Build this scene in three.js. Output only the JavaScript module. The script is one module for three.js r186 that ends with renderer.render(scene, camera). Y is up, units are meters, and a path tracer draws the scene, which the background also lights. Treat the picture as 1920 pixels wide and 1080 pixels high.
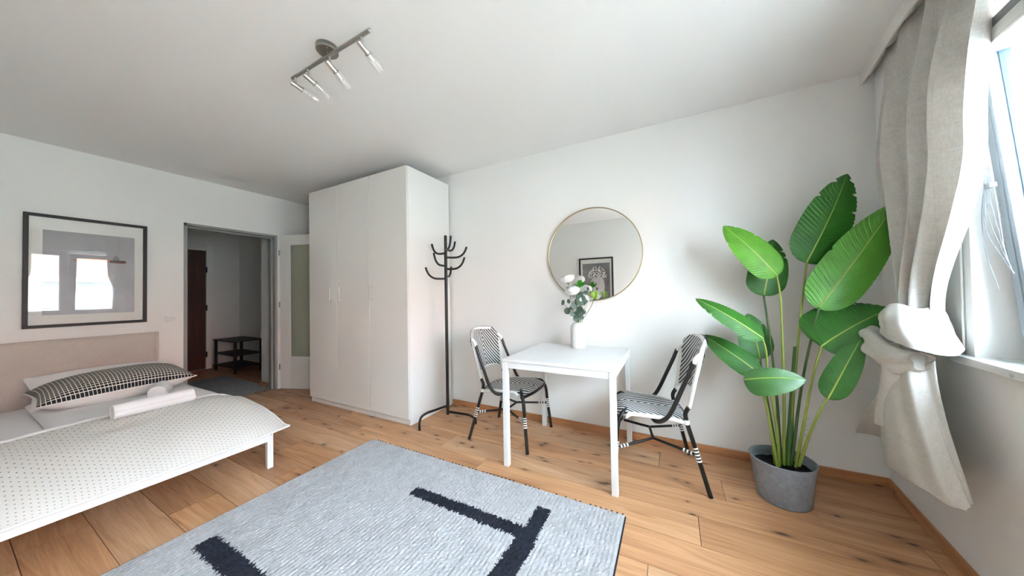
import * as THREE from 'three';
import { RoundedBoxGeometry } from 'three/addons/geometries/RoundedBoxGeometry.js';
import { RectAreaLightUniformsLib } from 'three/addons/lights/RectAreaLightUniformsLib.js';
import { mergeGeometries, mergeVertices } from 'three/addons/utils/BufferGeometryUtils.js';

// ---------------------------------------------------------------- camera, sky, sun, exposure
const scene = new THREE.Scene();
const camera = new THREE.PerspectiveCamera(86.97, 1920 / 1080, 0.05, 200);
camera.position.set(0, 1.1735, 2.6045);
camera.rotation.order = 'YXZ';
camera.rotation.set(0.0183, 0.4805, -0.0178);
camera.updateMatrixWorld();
scene.add(camera);
scene.background = new THREE.Color().setRGB(0.68, 0.85, 1.0);
scene.backgroundIntensity = 15;
const sun = new THREE.DirectionalLight(new THREE.Color().setRGB(1.0, 0.96, 0.9), 7);
sun.position.set(-30, 34, 14); sun.target.position.set(18, 0, 4);
sun.castShadow = true; sun.shadow.mapSize.set(2048, 2048);
Object.assign(sun.shadow.camera, { left: -30, right: 30, top: 30, bottom: -30, near: 1, far: 140 });
scene.add(sun, sun.target);
RectAreaLightUniformsLib.init();
const renderer = new THREE.WebGLRenderer({ antialias: true });
renderer.toneMapping = THREE.LinearToneMapping;
renderer.toneMappingExposure = 3.05;
renderer.shadowMap.enabled = true;

// daylight entering through the window opening
const daylight = new THREE.RectAreaLight(new THREE.Color().setRGB(0.68, 0.85, 1.0), 1.2, 1.16, 1.1);
daylight.position.set(1.212, 1.53, 1.433); daylight.lookAt(0.218, 1.53, 1.32); daylight.castShadow = true;
const addedDaylight2 = new THREE.RectAreaLight(new THREE.Color().setRGB(0.68, 0.85, 1.0), 1.2, 0.7, 1.9);  // added fill light, set in the opening of the added glazed door
addedDaylight2.position.set(1.065, 1.1, 2.66); addedDaylight2.lookAt(0.071, 1.1, 2.547); addedDaylight2.castShadow = true;
scene.add(daylight, addedDaylight2);
// ---------------------------------------------------------------- helpers
let seed = 7;
const rnd = () => { seed = (seed * 1664525 + 1013904223) >>> 0; return seed / 4294967296; };
const rr = (a, b) => a + (b - a) * rnd();
const V = (x, y, z) => new THREE.Vector3(x, y, z);
const lerp = (a, b, t) => a + (b - a) * t;
const clamp = (x, a = 0, b = 1) => Math.min(b, Math.max(a, x));
const smooth = (a, b, x) => { const t = clamp((x - a) / (b - a)); return t * t * (3 - 2 * t); };
const hash = (x, y) => { let h = Math.imul(x, 374761393) + Math.imul(y, 668265263) | 0; h = Math.imul(h ^ (h >>> 13), 1274126177); return ((h ^ (h >>> 16)) >>> 0) / 4294967296; };
function noise(x, y) {
  const xi = Math.floor(x), yi = Math.floor(y), xf = x - xi, yf = y - yi, u = xf * xf * (3 - 2 * xf), v = yf * yf * (3 - 2 * yf);
  return lerp(lerp(hash(xi, yi), hash(xi + 1, yi), u), lerp(hash(xi, yi + 1), hash(xi + 1, yi + 1), u), v);
}
const fbm = (x, y, o = 4) => { let s = 0, a = 0.5, t = 0; for (let i = 0; i < o; i++) { s += a * noise(x, y); t += a; x = x * 2.03 + 17.1; y = y * 2.03 + 9.7; a *= 0.5; } return s / t; };
function tex(w, h, fn, srgb = true) {
  const d = new Uint8Array(w * h * 4);
  for (let j = 0; j < h; j++) for (let i = 0; i < w; i++) {
    const c = fn((i + 0.5) / w, (j + 0.5) / h), k = (j * w + i) * 4;
    if (typeof c === 'number') d[k] = d[k + 1] = d[k + 2] = clamp(c, 0, 255); else { d[k] = clamp(c[0], 0, 255); d[k + 1] = clamp(c[1], 0, 255); d[k + 2] = clamp(c[2], 0, 255); }
    d[k + 3] = 255;
  }
  const t = new THREE.DataTexture(d, w, h);
  t.magFilter = THREE.LinearFilter; t.minFilter = THREE.LinearMipmapLinearFilter; t.generateMipmaps = true;
  t.wrapS = t.wrapT = THREE.RepeatWrapping; if (srgb) t.colorSpace = THREE.SRGBColorSpace; t.needsUpdate = true;
  return t;
}
const rep = (t, x, y = x) => { const c = t.clone(); c.repeat.set(x, y); c.needsUpdate = true; return c; };
const mat = (color, roughness = 0.6, extra = {}) => new THREE.MeshPhysicalMaterial({ color, roughness, ...extra });
const flat = (g) => { const r = g.index ? g.toNonIndexed() : g; for (const k of Object.keys(r.attributes)) if (!['position', 'normal', 'uv'].includes(k)) r.deleteAttribute(k); return r; };
const join = (list) => list.length === 1 ? list[0] : mergeGeometries(list.map(flat));
function boxUV(g, s = 1) {           // uv in metres from the dominant side of each face
  g = flat(g); const p = g.attributes.position, n = g.attributes.normal, uv = new Float32Array(p.count * 2);
  for (let i = 0; i < p.count; i++) {
    const ax = Math.abs(n.getX(i)), ay = Math.abs(n.getY(i)), az = Math.abs(n.getZ(i));
    let a = p.getX(i), b = p.getY(i);
    if (ay >= ax && ay >= az) b = p.getZ(i); else if (ax >= az) a = p.getZ(i);
    uv[2 * i] = a * s; uv[2 * i + 1] = b * s;
  }
  g.setAttribute('uv', new THREE.BufferAttribute(uv, 2)); return g;
}
// box given by its two corners, with an optional rounded edge
function bx(x0, y0, z0, x1, y1, z1, r = 0) {
  const w = Math.abs(x1 - x0), h = Math.abs(y1 - y0), d = Math.abs(z1 - z0);
  const g = r > 0 ? new RoundedBoxGeometry(w, h, d, 2, Math.min(r, w / 2.05, h / 2.05, d / 2.05)) : new THREE.BoxGeometry(w, h, d);
  g.translate((x0 + x1) / 2, (y0 + y1) / 2, (z0 + z1) / 2); return boxUV(g);
}
// round bar along a smooth path; radius may vary with t
function sweep(pts, r, n = 24, m = 10, { straight = false, closed = false, flatX = 1 } = {}) {
  const P = pts.map((q) => q.isVector3 ? q : V(...q));
  const curve = straight ? new THREE.CurvePath() : new THREE.CatmullRomCurve3(P, closed, 'centripetal');
  if (straight) for (let i = 0; i + 1 < P.length; i++) curve.add(new THREE.LineCurve3(P[i], P[i + 1]));
  const rf = typeof r === 'function' ? r : () => r;
  const pos = [], uv = [], idx = []; const F = THREE.Curve.prototype.computeFrenetFrames.call(curve, n, closed), len = curve.getLength();
  for (let i = 0; i <= n; i++) {
    const c = curve.getPointAt(i / n), R = rf(i / n);
    for (let j = 0; j <= m; j++) {
      const a = j / m * Math.PI * 2, ca = Math.cos(a) * R * flatX, sa = Math.sin(a) * R;
      pos.push(c.x + F.normals[i].x * ca + F.binormals[i].x * sa, c.y + F.normals[i].y * ca + F.binormals[i].y * sa, c.z + F.normals[i].z * ca + F.binormals[i].z * sa);
      uv.push(i / n * len, j / m * Math.PI * 2 * R);
    }
  }
  for (let i = 0; i < n; i++) for (let j = 0; j < m; j++) { const a = i * (m + 1) + j, b = a + m + 1; idx.push(a, b, a + 1, b, b + 1, a + 1); }
  if (!closed) for (const e of [0, n]) {
    const c = curve.getPointAt(e / n), k = pos.length / 3; pos.push(c.x, c.y, c.z); uv.push(0, 0);
    for (let j = 0; j < m; j++) { const a = e * (m + 1) + j; e ? idx.push(k, a + 1, a) : idx.push(k, a, a + 1); }
  }
  return geo(pos, uv, idx, true);
}
function geo(pos, uv, idx, outward = false) {
  const g = new THREE.BufferGeometry();
  g.setAttribute('position', new THREE.Float32BufferAttribute(pos, 3)); g.setAttribute('uv', new THREE.Float32BufferAttribute(uv, 2));
  g.setIndex(idx);
  if (outward) { // flip if the faces look inward
    let v = 0; for (let i = 0; i < idx.length; i += 3) { const a = idx[i] * 3, b = idx[i + 1] * 3, c = idx[i + 2] * 3;
      v += pos[a] * (pos[b + 1] * pos[c + 2] - pos[b + 2] * pos[c + 1]) + pos[a + 1] * (pos[b + 2] * pos[c] - pos[b] * pos[c + 2]) + pos[a + 2] * (pos[b] * pos[c + 1] - pos[b + 1] * pos[c]); }
    if (v < 0) { for (let i = 0; i < idx.length; i += 3) { const t = idx[i]; idx[i] = idx[i + 1]; idx[i + 1] = t; } g.setIndex(idx); }
  }
  g.computeVertexNormals(); return g;
}
// surface from f(a, b) -> [x, y, z] with a, b in 0..1; uvf gives texture coordinates
function sheet(f, n, m, uvf = (a, b) => [a, b]) {
  const pos = [], uv = [], idx = [];
  for (let i = 0; i <= n; i++) for (let j = 0; j <= m; j++) { const q = f(i / n, j / m); pos.push(q[0], q[1], q[2]); uv.push(...uvf(i / n, j / m, q)); }
  for (let i = 0; i < n; i++) for (let j = 0; j < m; j++) { const a = i * (m + 1) + j, b = a + m + 1; idx.push(a, b, a + 1, b, b + 1, a + 1); }
  return geo(pos, uv, idx);
}
const at = (g, x, y, z, ry = 0, rx = 0, rz = 0) => { g.rotateX(rx); g.rotateZ(rz); g.rotateY(ry); g.translate(x, y, z); return g; };
const cyl = (r0, r1, h, x, y, z, n = 24) => new THREE.CylinderGeometry(r1, r0, h, n).translate(x, y + h / 2, z);   // stands on y
const lathe = (pts, n = 40) => { const g = new THREE.LatheGeometry(pts.map((q) => new THREE.Vector2(...q)), n); return g; };

const names = {};
const numbered = (n) => { const k = names[n] = (names[n] ?? -1) + 1; return k ? `${n}_${String(k).padStart(3, '0')}` : n; };
const shade = (o) => o.traverse((c) => { if (c.isMesh) { c.castShadow = true; c.receiveShadow = true; } });
function thing(name, label, category, [x, y, z] = [0, 0, 0], turn = 0, group) {
  const o = new THREE.Group(); o.name = numbered(name); o.position.set(x, y, z); o.rotation.y = turn;
  o.userData = { label, category }; if (group) o.userData.group = group; scene.add(o); return o;
}
function part(name, g, m, parent, label) {
  const o = new THREE.Mesh(Array.isArray(g) ? join(g) : g, m); o.name = name; if (label) o.userData.label = label; parent.add(o); return o;
}
function struct(name, label, category, g, m) {
  const o = g ? new THREE.Mesh(Array.isArray(g) ? join(g) : g, m) : new THREE.Group();
  o.name = name; o.userData = { label, category, kind: 'structure' }; scene.add(o); return o;
}
// a pixel of the 1920 x 1080 photograph on the plane z = const (the depth comes from what the thing stands in)
const FPX = 540 / Math.tan(THREE.MathUtils.degToRad(86.97 / 2));
function pz(px, py, z) {
  const d = V((px - 960) / FPX, -(py - 540) / FPX, -1).applyMatrix4(new THREE.Matrix4().extractRotation(camera.matrixWorld));
  return camera.position.clone().addScaledVector(d, (z - camera.position.z) / d.z);
}

// ---------------------------------------------------------------- room sizes (metres)
const XL = -4.503, H = 2.47, ZB = 3.08, X0 = 1.112, TH = THREE.MathUtils.degToRad(6.5), HX = -6.95, HZ = 1.95;
const DZ0 = 0.545, DZ1 = 1.365, DH = 1.965;                    // doorway in the left wall
const WU0 = 0.76, WU1 = 2.04, WY0 = 0.9, WY1 = 2.14;           // opening in the window wall, along it from the corner
const BU0 = 2.28, BU1 = 3.04, BY1 = 2.14;                       // opening of the added, unseen glazed door further along the wall
const onWindowWall = (o) => { o.position.set(X0, 0, 0); o.rotation.y = -TH; return o; };   // local x goes outward, z along the wall

// ---------------------------------------------------------------- materials
const plasterBump = tex(256, 256, (u, v) => 120 + 60 * (fbm(u * 40, v * 40, 3) - 0.5) + 60 * (hash((u * 256) | 0, (v * 256) | 0) - 0.5), false);
const M = {};
M.wall = mat('#f3f2ee', 0.9, { bumpMap: rep(plasterBump, 2), bumpScale: 0.0006 });
M.ceil = mat('#f3f2ef', 0.95, { bumpMap: rep(plasterBump, 2), bumpScale: 0.0005 });
M.white = mat('#e7e7e5', 0.38);
M.satin = mat('#eeece7', 0.45);
M.gloss = mat('#efece6', 0.16, { clearcoat: 0.6, clearcoatRoughness: 0.05 });
M.carcass = mat('#f0eeea', 0.4);
M.black = mat('#15120f', 0.38);
M.blackwood = mat('#17130f', 0.5);
M.chrome = mat('#c9c7c1', 0.28, { metalness: 1 });
M.steel = mat('#a9a7a0', 0.35, { metalness: 1 });
M.greyframe = mat('#9a9a95', 0.5);
M.gold = mat('#b8a67c', 0.32, { metalness: 1 });
M.mirror = mat('#f2f3f2', 0.01, { metalness: 1 });
M.pane = mat('#ffffff', 0.0, { transmission: 1, thickness: 0, ior: 1.5 });
M.frost = mat('#cfd2bd', 0.55, { transmission: 0.45, thickness: 0, ior: 1.5 });
M.plastic = mat('#f3f2ee', 0.3);

// oak: grain runs along u, texture covers 3.0 m x 1.5 m
const knots = []; for (let k = 0; k < 62; k++) knots.push([rnd(), rnd(), rr(0.002, 0.0085), rr(1.3, 3.4), rnd()]);
const oakAt = (u, v) => {
  const X = u * 3, Y = v * 1.5; let y = Y, dark = 0;
  for (const [ku, kv, r, st, k] of knots) {
    let dx = (X - ku * 3) / st, dy = Y - kv * 1.5; if (dx > 1 || dx < -1 || dy > 0.2 || dy < -0.2) continue;
    const q = (dx * dx + dy * dy) / (r * r);
    if (q < 140) { y += dy * 0.75 * Math.exp(-q / 18); dark += (0.55 + 0.4 * k) * Math.exp(-q * (0.55 + 0.5 * noise(X * 300, Y * 300))) + 0.2 * Math.exp(-q / 10); }
  }
  const warp = fbm(X * 1.3, y * 7, 3), g1 = fbm(X * 2.2 + warp * 0.6, y * 90 + warp * 14, 4), g2 = fbm(X * 6, y * 260, 3), ring = 0.5 + 0.5 * Math.sin((y * 36 + warp * 9 + fbm(X * 0.8, y * 2.5, 2) * 10));
  const crack = smooth(0.745, 0.83, fbm(X * 1.7 + 40, y * 46 + 11, 3));
  const blot = fbm(X * 1.1 + 7, Y * 4.5 + 3, 3);
  let t = 0.56 + 0.5 * (g1 - 0.5) + 0.34 * (g2 - 0.5) + 0.15 * (ring - 0.5) + 0.4 * (blot - 0.5) - 0.5 * crack;
  t = clamp(t); dark = clamp(dark, 0, 0.92);
  const c = [lerp(166, 238, t), lerp(118, 193, t), lerp(80, 153, t)];
  return [lerp(c[0], 62, dark), lerp(c[1], 40, dark), lerp(c[2], 26, dark)];
};
const oakMap = tex(2048, 1024, oakAt);
const oakRough = tex(512, 256, (u, v) => 80 + 60 * fbm(u * 40, v * 260, 3), false);
const oakTones = ['#ffffff', '#f4ece4', '#fff6ea', '#ece2da', '#fbefe2'].map((c) => mat(c, 1, { map: oakMap, roughnessMap: oakRough, bumpMap: oakRough, bumpScale: 0.0004 }));
M.oakTrim = mat('#f0d9c2', 0.5, { map: oakMap });

// ---------------------------------------------------------------- floor of planks
{
  const floor = struct('floor', 'light oak plank floor with dark knots', 'floor');
  part('subfloor', [bx(HX - 0.2, -0.2, -0.3, X0 + 0.6, -0.014, ZB + 0.2)], mat('#6d5238', 0.9), floor);
  const W = 0.2075, L = 1.29, gap = 0.0011;
  let row = 0;
  for (let z = 0.13 - W; z < ZB; z += W, row++) {
    const z0 = Math.max(z, 0), z1 = Math.min(z + W, ZB);
    const xMin = z1 <= HZ ? HX : XL;
    const xMax = X0 - Math.tan(TH) * Math.max(z0, 0) + 0.02;
    let x = HX - [0.2, 0.85, 0.45, 1.1, 0.65][row % 5] - 0.1 * hash(row, 3);
    for (; x < xMax; x += L) {
      const a = Math.max(x, xMin), b = Math.min(x + L, xMax); if (b - a < 0.02) continue;
      const c = 0.0018, g = bx(a + gap / 2, -0.014, z0 + gap / 2, b - gap / 2, 0, z1 - gap / 2);
      // chamfered top edges: a plank is a box whose top face is a little smaller
      const p = g.attributes.position; for (let i = 0; i < p.count; i++) if (p.getY(i) > -0.001) { p.setX(i, p.getX(i) + (p.getX(i) > (a + b) / 2 ? -c / 2 : c / 2)); p.setZ(i, p.getZ(i) + (p.getZ(i) > (z0 + z1) / 2 ? -c / 2 : c / 2)); }
      const ou = rnd(), ov = rnd(), uv = g.attributes.uv;
      for (let i = 0; i < uv.count; i++) uv.setXY(i, (p.getX(i) - a) / 3 + ou, (p.getZ(i) - z0 + p.getY(i)) / 1.5 + ov);
      g.computeVertexNormals();
      part('plank', g, oakTones[Math.floor(rnd() * oakTones.length)], floor);
    }
  }
}
// ---------------------------------------------------------------- walls, ceiling, trim
struct('ceiling', 'smooth white painted ceiling', 'ceiling', [bx(HX - 0.2, H, -0.3, X0 + 0.6, H + 0.2, ZB + 0.2)], M.ceil);
struct('wall_back', 'white wall behind the table and the round mirror', 'wall', [bx(HX - 0.2, -0.02, -0.2, X0 + 0.6, H, 0)], M.wall);
struct('wall_rear', 'white wall facing the round mirror', 'wall', [bx(XL - 0.15, -0.02, ZB, X0 + 0.3, H, ZB + 0.2)], M.wall);
struct('wall_left', 'white wall above the bed with the doorway', 'wall', [bx(-4.91, -0.02, 0, XL, H, DZ0 - 0.015), bx(XL - 0.15, -0.02, DZ1 + 0.015, XL, H, ZB), bx(XL - 0.15, DH + 0.015, DZ0 - 0.015, XL, H, DZ1 + 0.015)], M.wall);
{
  const w = struct('wall_right', 'white wall with the window', 'wall', [
    bx(0, -0.02, -0.06, 0.34, H, WU0), bx(0, -0.02, WU1, 0.34, H, BU0), bx(0, -0.02, BU1, 0.34, H, ZB + 0.3), bx(0, BY1, BU0, 0.34, H, BU1), bx(0, -0.02, WU0, 0.34, WY0 - 0.03, WU1), bx(0, WY1, WU0, 0.34, H, WU1)], M.wall);
  onWindowWall(w);
}
struct('wall_hall', 'dim white far wall of the hallway', 'wall', [bx(HX - 0.2, -0.02, 0, HX, H, HZ + 0.15), bx(HX, -0.02, HZ, XL - 0.15, H, HZ + 0.15)], M.wall);
{
  const board = (x0, z0, x1, z1) => bx(x0, 0, z0, x1, 0.057, z1, 0.003);
  const uvs = (g) => { const p = g.attributes.position, uv = g.attributes.uv, n = g.attributes.normal; for (let i = 0; i < uv.count; i++) uv.setXY(i, (Math.abs(n.getX(i)) > 0.7 ? p.getZ(i) : p.getX(i)) / 3, p.getY(i) / 1.5 + 0.31 + p.getZ(i) * 0.05); return g; };
  struct('baseboard_back', 'oak baseboard along the mirror wall', 'baseboard', [uvs(board(-2.09, 0, X0 - 0.004, 0.012))], M.oakTrim);
  onWindowWall(struct('baseboard_right', 'oak baseboard under the window', 'baseboard', [uvs(board(-0.012, 0.012, 0, BU0 - 0.01))], M.oakTrim));
  struct('baseboard_left', 'oak baseboard behind the bed', 'baseboard', [uvs(board(XL, DZ1 + 0.06, XL + 0.012, ZB))], M.oakTrim);
  struct('baseboard_hall', 'oak baseboard on the wall return inside the doorway', 'baseboard', [uvs(board(-4.915, DZ0 - 0.015, -4.57, DZ0 + 0.004)), uvs(board(HX, 0, -4.91, 0.012)), uvs(board(HX, 0.012, HX + 0.012, 0.4))], M.oakTrim);
}
{ // pelmet strip that hides the curtain track
  const t = struct('trim_1', 'narrow white pelmet strip hiding the curtain track', 'pelmet', [bx(-0.062, H - 0.07, 0.0, -0.05, H, 2.9, 0.002), bx(-0.03, H - 0.02, 0.0, -0.015, H, 2.9)], M.satin);
  onWindowWall(t); t.rotation.y = -TH - 0.025;
}
{ // steel door frame round the doorway
  const f = [], d = 0.03;
  for (const [z0, z1] of [[DZ0 - 0.015, DZ0 + 0.012], [DZ1 - 0.012, DZ1 + 0.015]]) { f.push(bx(XL - 0.16, 0, z0, XL + 0.008, DH + 0.015, z1, 0.003)); }
  f.push(bx(XL - 0.16, DH - 0.012, DZ0 - 0.015, XL + 0.008, DH + 0.015, DZ1 + 0.015, 0.003));
  f.push(bx(XL - 0.1, 0, DZ0, XL - 0.05, DH, DZ0 + d, 0.003), bx(XL - 0.1, 0, DZ1 - d, XL - 0.05, DH, DZ1, 0.003), bx(XL - 0.1, DH - d, DZ0, XL - 0.05, DH, DZ1, 0.003));
  struct('trim_2', 'grey steel frame of the doorway', 'door frame', f, M.greyframe);
}
{ // white door with a frosted pane, swung open against the wardrobe
  const d = struct('door_1', 'white door with a tall frosted pane standing open beside the wardrobe', 'door');
  d.position.set(-4.478, 0, 0.506); d.rotation.y = Math.atan2(0.322, 0.947);
  const w = 0.8, t = 0.04, gx0 = 0.135, gx1 = 0.665, gy0 = 0.405, gy1 = 1.86, h = 1.98;
  part('stile', bx(0, 0.006, -t, gx0, h, 0, 0.002), M.satin, d); part('stile', bx(gx1, 0.006, -t, w, h, 0, 0.002), M.satin, d);
  part('bottom_rail', bx(gx0, 0.006, -t, gx1, gy0, 0, 0.001), M.satin, d); part('top_rail', bx(gx0, gy1, -t, gx1, h, 0, 0.001), M.satin, d);
  part('pane', bx(gx0, gy0, -t * 0.65, gx1, gy1, -t * 0.45), M.frost, d, 'frosted glass pane');
  const bead = []; for (const [a, b, c, e] of [[gx0, gy0, gx0 + 0.012, gy1], [gx1 - 0.012, gy0, gx1, gy1], [gx0, gy0, gx1, gy0 + 0.012], [gx0, gy1 - 0.012, gx1, gy1]]) bead.push(bx(a, b, -0.012, c, e, -0.004, 0.002));
  part('glazing_bead', bead, M.satin, d);
  for (const y of [0.25, 1.05, 1.72]) part('hinge', cyl(0.008, 0.008, 0.07, -0.006, y, 0.006, 12), M.steel, d);
  const hd = part('handle', [sweep([[0.745, 1.03, 0.0], [0.745, 1.03, 0.045], [0.73, 1.03, 0.055], [0.62, 1.03, 0.055]], 0.009, 24, 10), bx(0.73, 0.95, -0.001, 0.76, 1.1, 0.006, 0.002)], M.steel, d);
}
{ // brown front door at the end of the hall
  const d = struct('door_2', 'dark brown wooden front door at the end of the hallway', 'door');
  const brown = mat('#ffffff', 0.45, { map: tex(256, 512, (u, v) => { const g = fbm(u * 40, v * 4, 4); return [62 + 34 * g, 36 + 20 * g, 22 + 12 * g]; }) });
  const g = bx(HX - 0.01, 0.005, 0.456, HX + 0.012, 1.985, 1.3, 0.003); part('leaf', boxUV(g, 1), brown, d);
  part('frame', [bx(HX - 0.01, 0, 0.376, HX + 0.03, 2.07, 0.452, 0.004), bx(HX - 0.01, 0, 1.304, HX + 0.03, 2.07, 1.38, 0.004), bx(HX - 0.01, 1.99, 0.452, HX + 0.03, 2.07, 1.304, 0.004)], M.wall, d);
  for (const y of [0.2, 0.98, 1.62]) part('hinge', [cyl(0.011, 0.011, 0.09, HX + 0.03, y, 0.45, 12)], M.black, d);
  part('handle', sweep([[HX + 0.012, 1.02, 1.22], [HX + 0.06, 1.02, 1.22], [HX + 0.065, 1.02, 1.1]], 0.01, 20, 8), M.steel, d);
}
// ---------------------------------------------------------------- window
{
  const w = onWindowWall(struct('window_1', 'white two sash window, the sash by the corner tilted open', 'window'));
  const F = M.white, e0 = 0.126, e1 = 0.195, mid = 1.41, b = 0.05;
  part('outer_frame', [bx(e0, WY0, WU0, e1, WY1, WU0 + b, 0.004), bx(e0, WY0, WU1 - b, e1, WY1, WU1, 0.004), bx(e0, WY0, WU0 + b, e1, WY0 + b, WU1 - b, 0.004), bx(e0, WY1 - b, WU0 + b, e1, WY1, WU1 - b, 0.004), bx(e0 + 0.01, WY0 + b, mid - 0.03, e1, WY1 - b, mid + 0.03, 0.004)], F, w);
  for (const [u0, u1, tilt] of [[WU0 + 0.035, mid - 0.005, 0.075], [mid + 0.005, WU1 - 0.035, 0]]) {
    const s = new THREE.Group(); s.name = 'sash'; s.position.set(e0 - 0.005, WY0 + 0.035, 0); s.rotation.z = tilt; w.add(s);
    const h = WY1 - WY0 - (tilt ? 0.1 : 0.07), f = 0.075, t0 = -0.03, t1 = 0.035;
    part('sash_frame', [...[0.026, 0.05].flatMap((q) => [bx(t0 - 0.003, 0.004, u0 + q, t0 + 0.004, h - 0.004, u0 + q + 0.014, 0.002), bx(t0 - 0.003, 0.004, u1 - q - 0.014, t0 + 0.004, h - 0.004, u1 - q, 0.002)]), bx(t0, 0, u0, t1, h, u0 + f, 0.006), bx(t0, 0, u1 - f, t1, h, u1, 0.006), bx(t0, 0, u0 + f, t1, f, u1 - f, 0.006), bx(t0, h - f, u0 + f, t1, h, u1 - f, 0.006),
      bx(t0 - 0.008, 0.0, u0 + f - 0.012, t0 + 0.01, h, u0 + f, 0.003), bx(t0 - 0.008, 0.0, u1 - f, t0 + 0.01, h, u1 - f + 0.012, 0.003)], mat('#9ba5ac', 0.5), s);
    part('gasket', [bx(t0 + 0.02, f - 0.004, u0 + f - 0.004, t1 - 0.02, h - f + 0.004, u0 + f + 0.004), bx(t0 + 0.02, f - 0.004, u1 - f - 0.004, t1 - 0.02, h - f + 0.004, u1 - f + 0.004)], mat('#51697c', 0.6), s);
    part('pane', bx(0.0, f, u0 + f, 0.004, h - f, u1 - f), M.pane, s, 'clear window pane');
    part('handle', [bx(t0 - 0.02, h * 0.45, (tilt ? u1 : u0) - 0.05 + (tilt ? 0 : 0.07), t0, h * 0.45 + 0.07, (tilt ? u1 : u0) - 0.02 + (tilt ? 0 : 0.07), 0.004), sweep([[t0 - 0.02, h * 0.45 + 0.035, (tilt ? u1 : u0) - 0.035 + (tilt ? 0 : 0.07)], [t0 - 0.05, h * 0.45 + 0.035, (tilt ? u1 : u0) - 0.035 + (tilt ? 0 : 0.07)], [t0 - 0.055, h * 0.45 + 0.14, (tilt ? u1 : u0) - 0.035 + (tilt ? 0 : 0.07)]], 0.008, 20, 8)], M.steel, s);
  }
  // raised venetian blind on the tilted sash
  const bl = onWindowWall(thing('venetian_blind', 'raised aluminium venetian blind clipped to the top of the tilted sash', 'blind'));
  const p = new THREE.Group(); p.name = 'headrail'; p.position.set(e0 - 0.005, WY0 + 0.035, 0); p.rotation.z = 0.075; bl.add(p);
  const h = WY1 - WY0 - 0.1, u0 = WU0 + 0.04, u1 = mid - 0.01;
  part('rail', [bx(-0.062, h - 0.03, u0, -0.034, h + 0.0, u1, 0.003)], mat('#8f9294', 0.4, { metalness: 0.6 }), p);
  for (let k = 0; k < 11; k++) part('slat', bx(-0.066, h - 0.036 - k * 0.0032, u0 + 0.004, -0.036, h - 0.0345 - k * 0.0032, u1 - 0.004), M.plastic, p);
  part('bottom_rail', bx(-0.066, h - 0.084, u0 + 0.004, -0.036, h - 0.072, u1 - 0.004, 0.003), M.white, p);
  for (const uu of [u0 + 0.05, u1 - 0.08]) part('bracket', [bx(-0.07, h - 0.034, uu, -0.03, h + 0.008, uu + 0.02, 0.003), cyl(0.008, 0.008, 0.016, -0.07, h - 0.03, uu + 0.01, 12)], mat('#7c7f80', 0.4, { metalness: 0.7 }), p);
  const cord = [];
  for (let k = 0; k < 4; k++) cord.push(sweep([[-0.07, h - 0.06, u0 + 0.045 + k * 0.004], [-0.064, h * 0.66, u0 + 0.05 + k * 0.005], [-0.06 - k * 0.006, h * 0.5 - k * 0.04, u0 + 0.055 - k * 0.01], [-0.066, h * 0.3 - k * 0.02, u0 + 0.065 + 0.008 * k]], 0.0016, 30, 5));
  cord.push(sweep([[-0.066, h * 0.58, u0 + 0.052], [-0.07, h * 0.54, u0 + 0.04], [-0.08, h * 0.44, u0 + 0.02], [-0.082, h * 0.32, u0 + 0.015], [-0.075, h * 0.2, u0 + 0.03]], 0.0012, 30, 5));
  part('cord', cord, mat('#8d949c', 0.7), p); part('cord_clip', [bx(-0.075, h * 0.52, u0 + 0.042, -0.058, h * 0.535, u0 + 0.07, 0.002)], mat('#777d84', 0.5), p);
  // marble sill
  const sill = tex(512, 512, (u, v) => { const a = fbm(u * 6, v * 6, 5), b = Math.abs(fbm(u * 5 + 3, v * 9 + 1, 4) - 0.5); const s = 226 + 26 * (a - 0.5) - 40 * smooth(0.05, 0.0, b); return [s, s, s - 3]; });
  onWindowWall(thing('window_sill', 'pale grey veined stone window sill', 'sill')).add(new THREE.Mesh(bx(-0.035, WY0 - 0.03, WU0 - 0.09, e0 + 0.01, WY0, WU1 + 0.09, 0.003), mat('#ffffff', 0.35, { map: sill })));
  const sl = scene.children[scene.children.length - 1]; sl.children[0].name = 'slab';
}
{ // unseen glazed door beside the camera, added to let in fill daylight
  const d = onWindowWall(struct('door_3', 'added unseen white glazed door letting in fill daylight beside the window', 'door')), e0 = 0.11, e1 = 0.175, f = 0.07;
  part('door_frame', [bx(e0, 0, BU0, e1, BY1, BU0 + 0.03, 0.003), bx(e0, 0, BU1 - 0.03, e1, BY1, BU1, 0.003), bx(e0, BY1 - 0.03, BU0 + 0.03, e1, BY1, BU1 - 0.03, 0.003), bx(0.0, -0.014, BU0, 0.34, 0.02, BU1, 0.003)], M.white, d);
  const a = BU0 + 0.03, b = BU1 - 0.03; part('door_leaf', [bx(e0 + 0.01, 0.02, a, e1 - 0.01, BY1 - 0.03, a + f, 0.004), bx(e0 + 0.01, 0.02, b - f, e1 - 0.01, BY1 - 0.03, b, 0.004), bx(e0 + 0.01, 0.02, a + f, e1 - 0.01, 0.14, b - f, 0.004), bx(e0 + 0.01, BY1 - 0.03 - f, a + f, e1 - 0.01, BY1 - 0.03, b - f, 0.004)], M.white, d);
  part('pane', bx(e0 + 0.03, 0.14, a + f, e0 + 0.034, BY1 - 0.1, b - f), M.pane, d, 'clear door pane');
}
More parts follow.
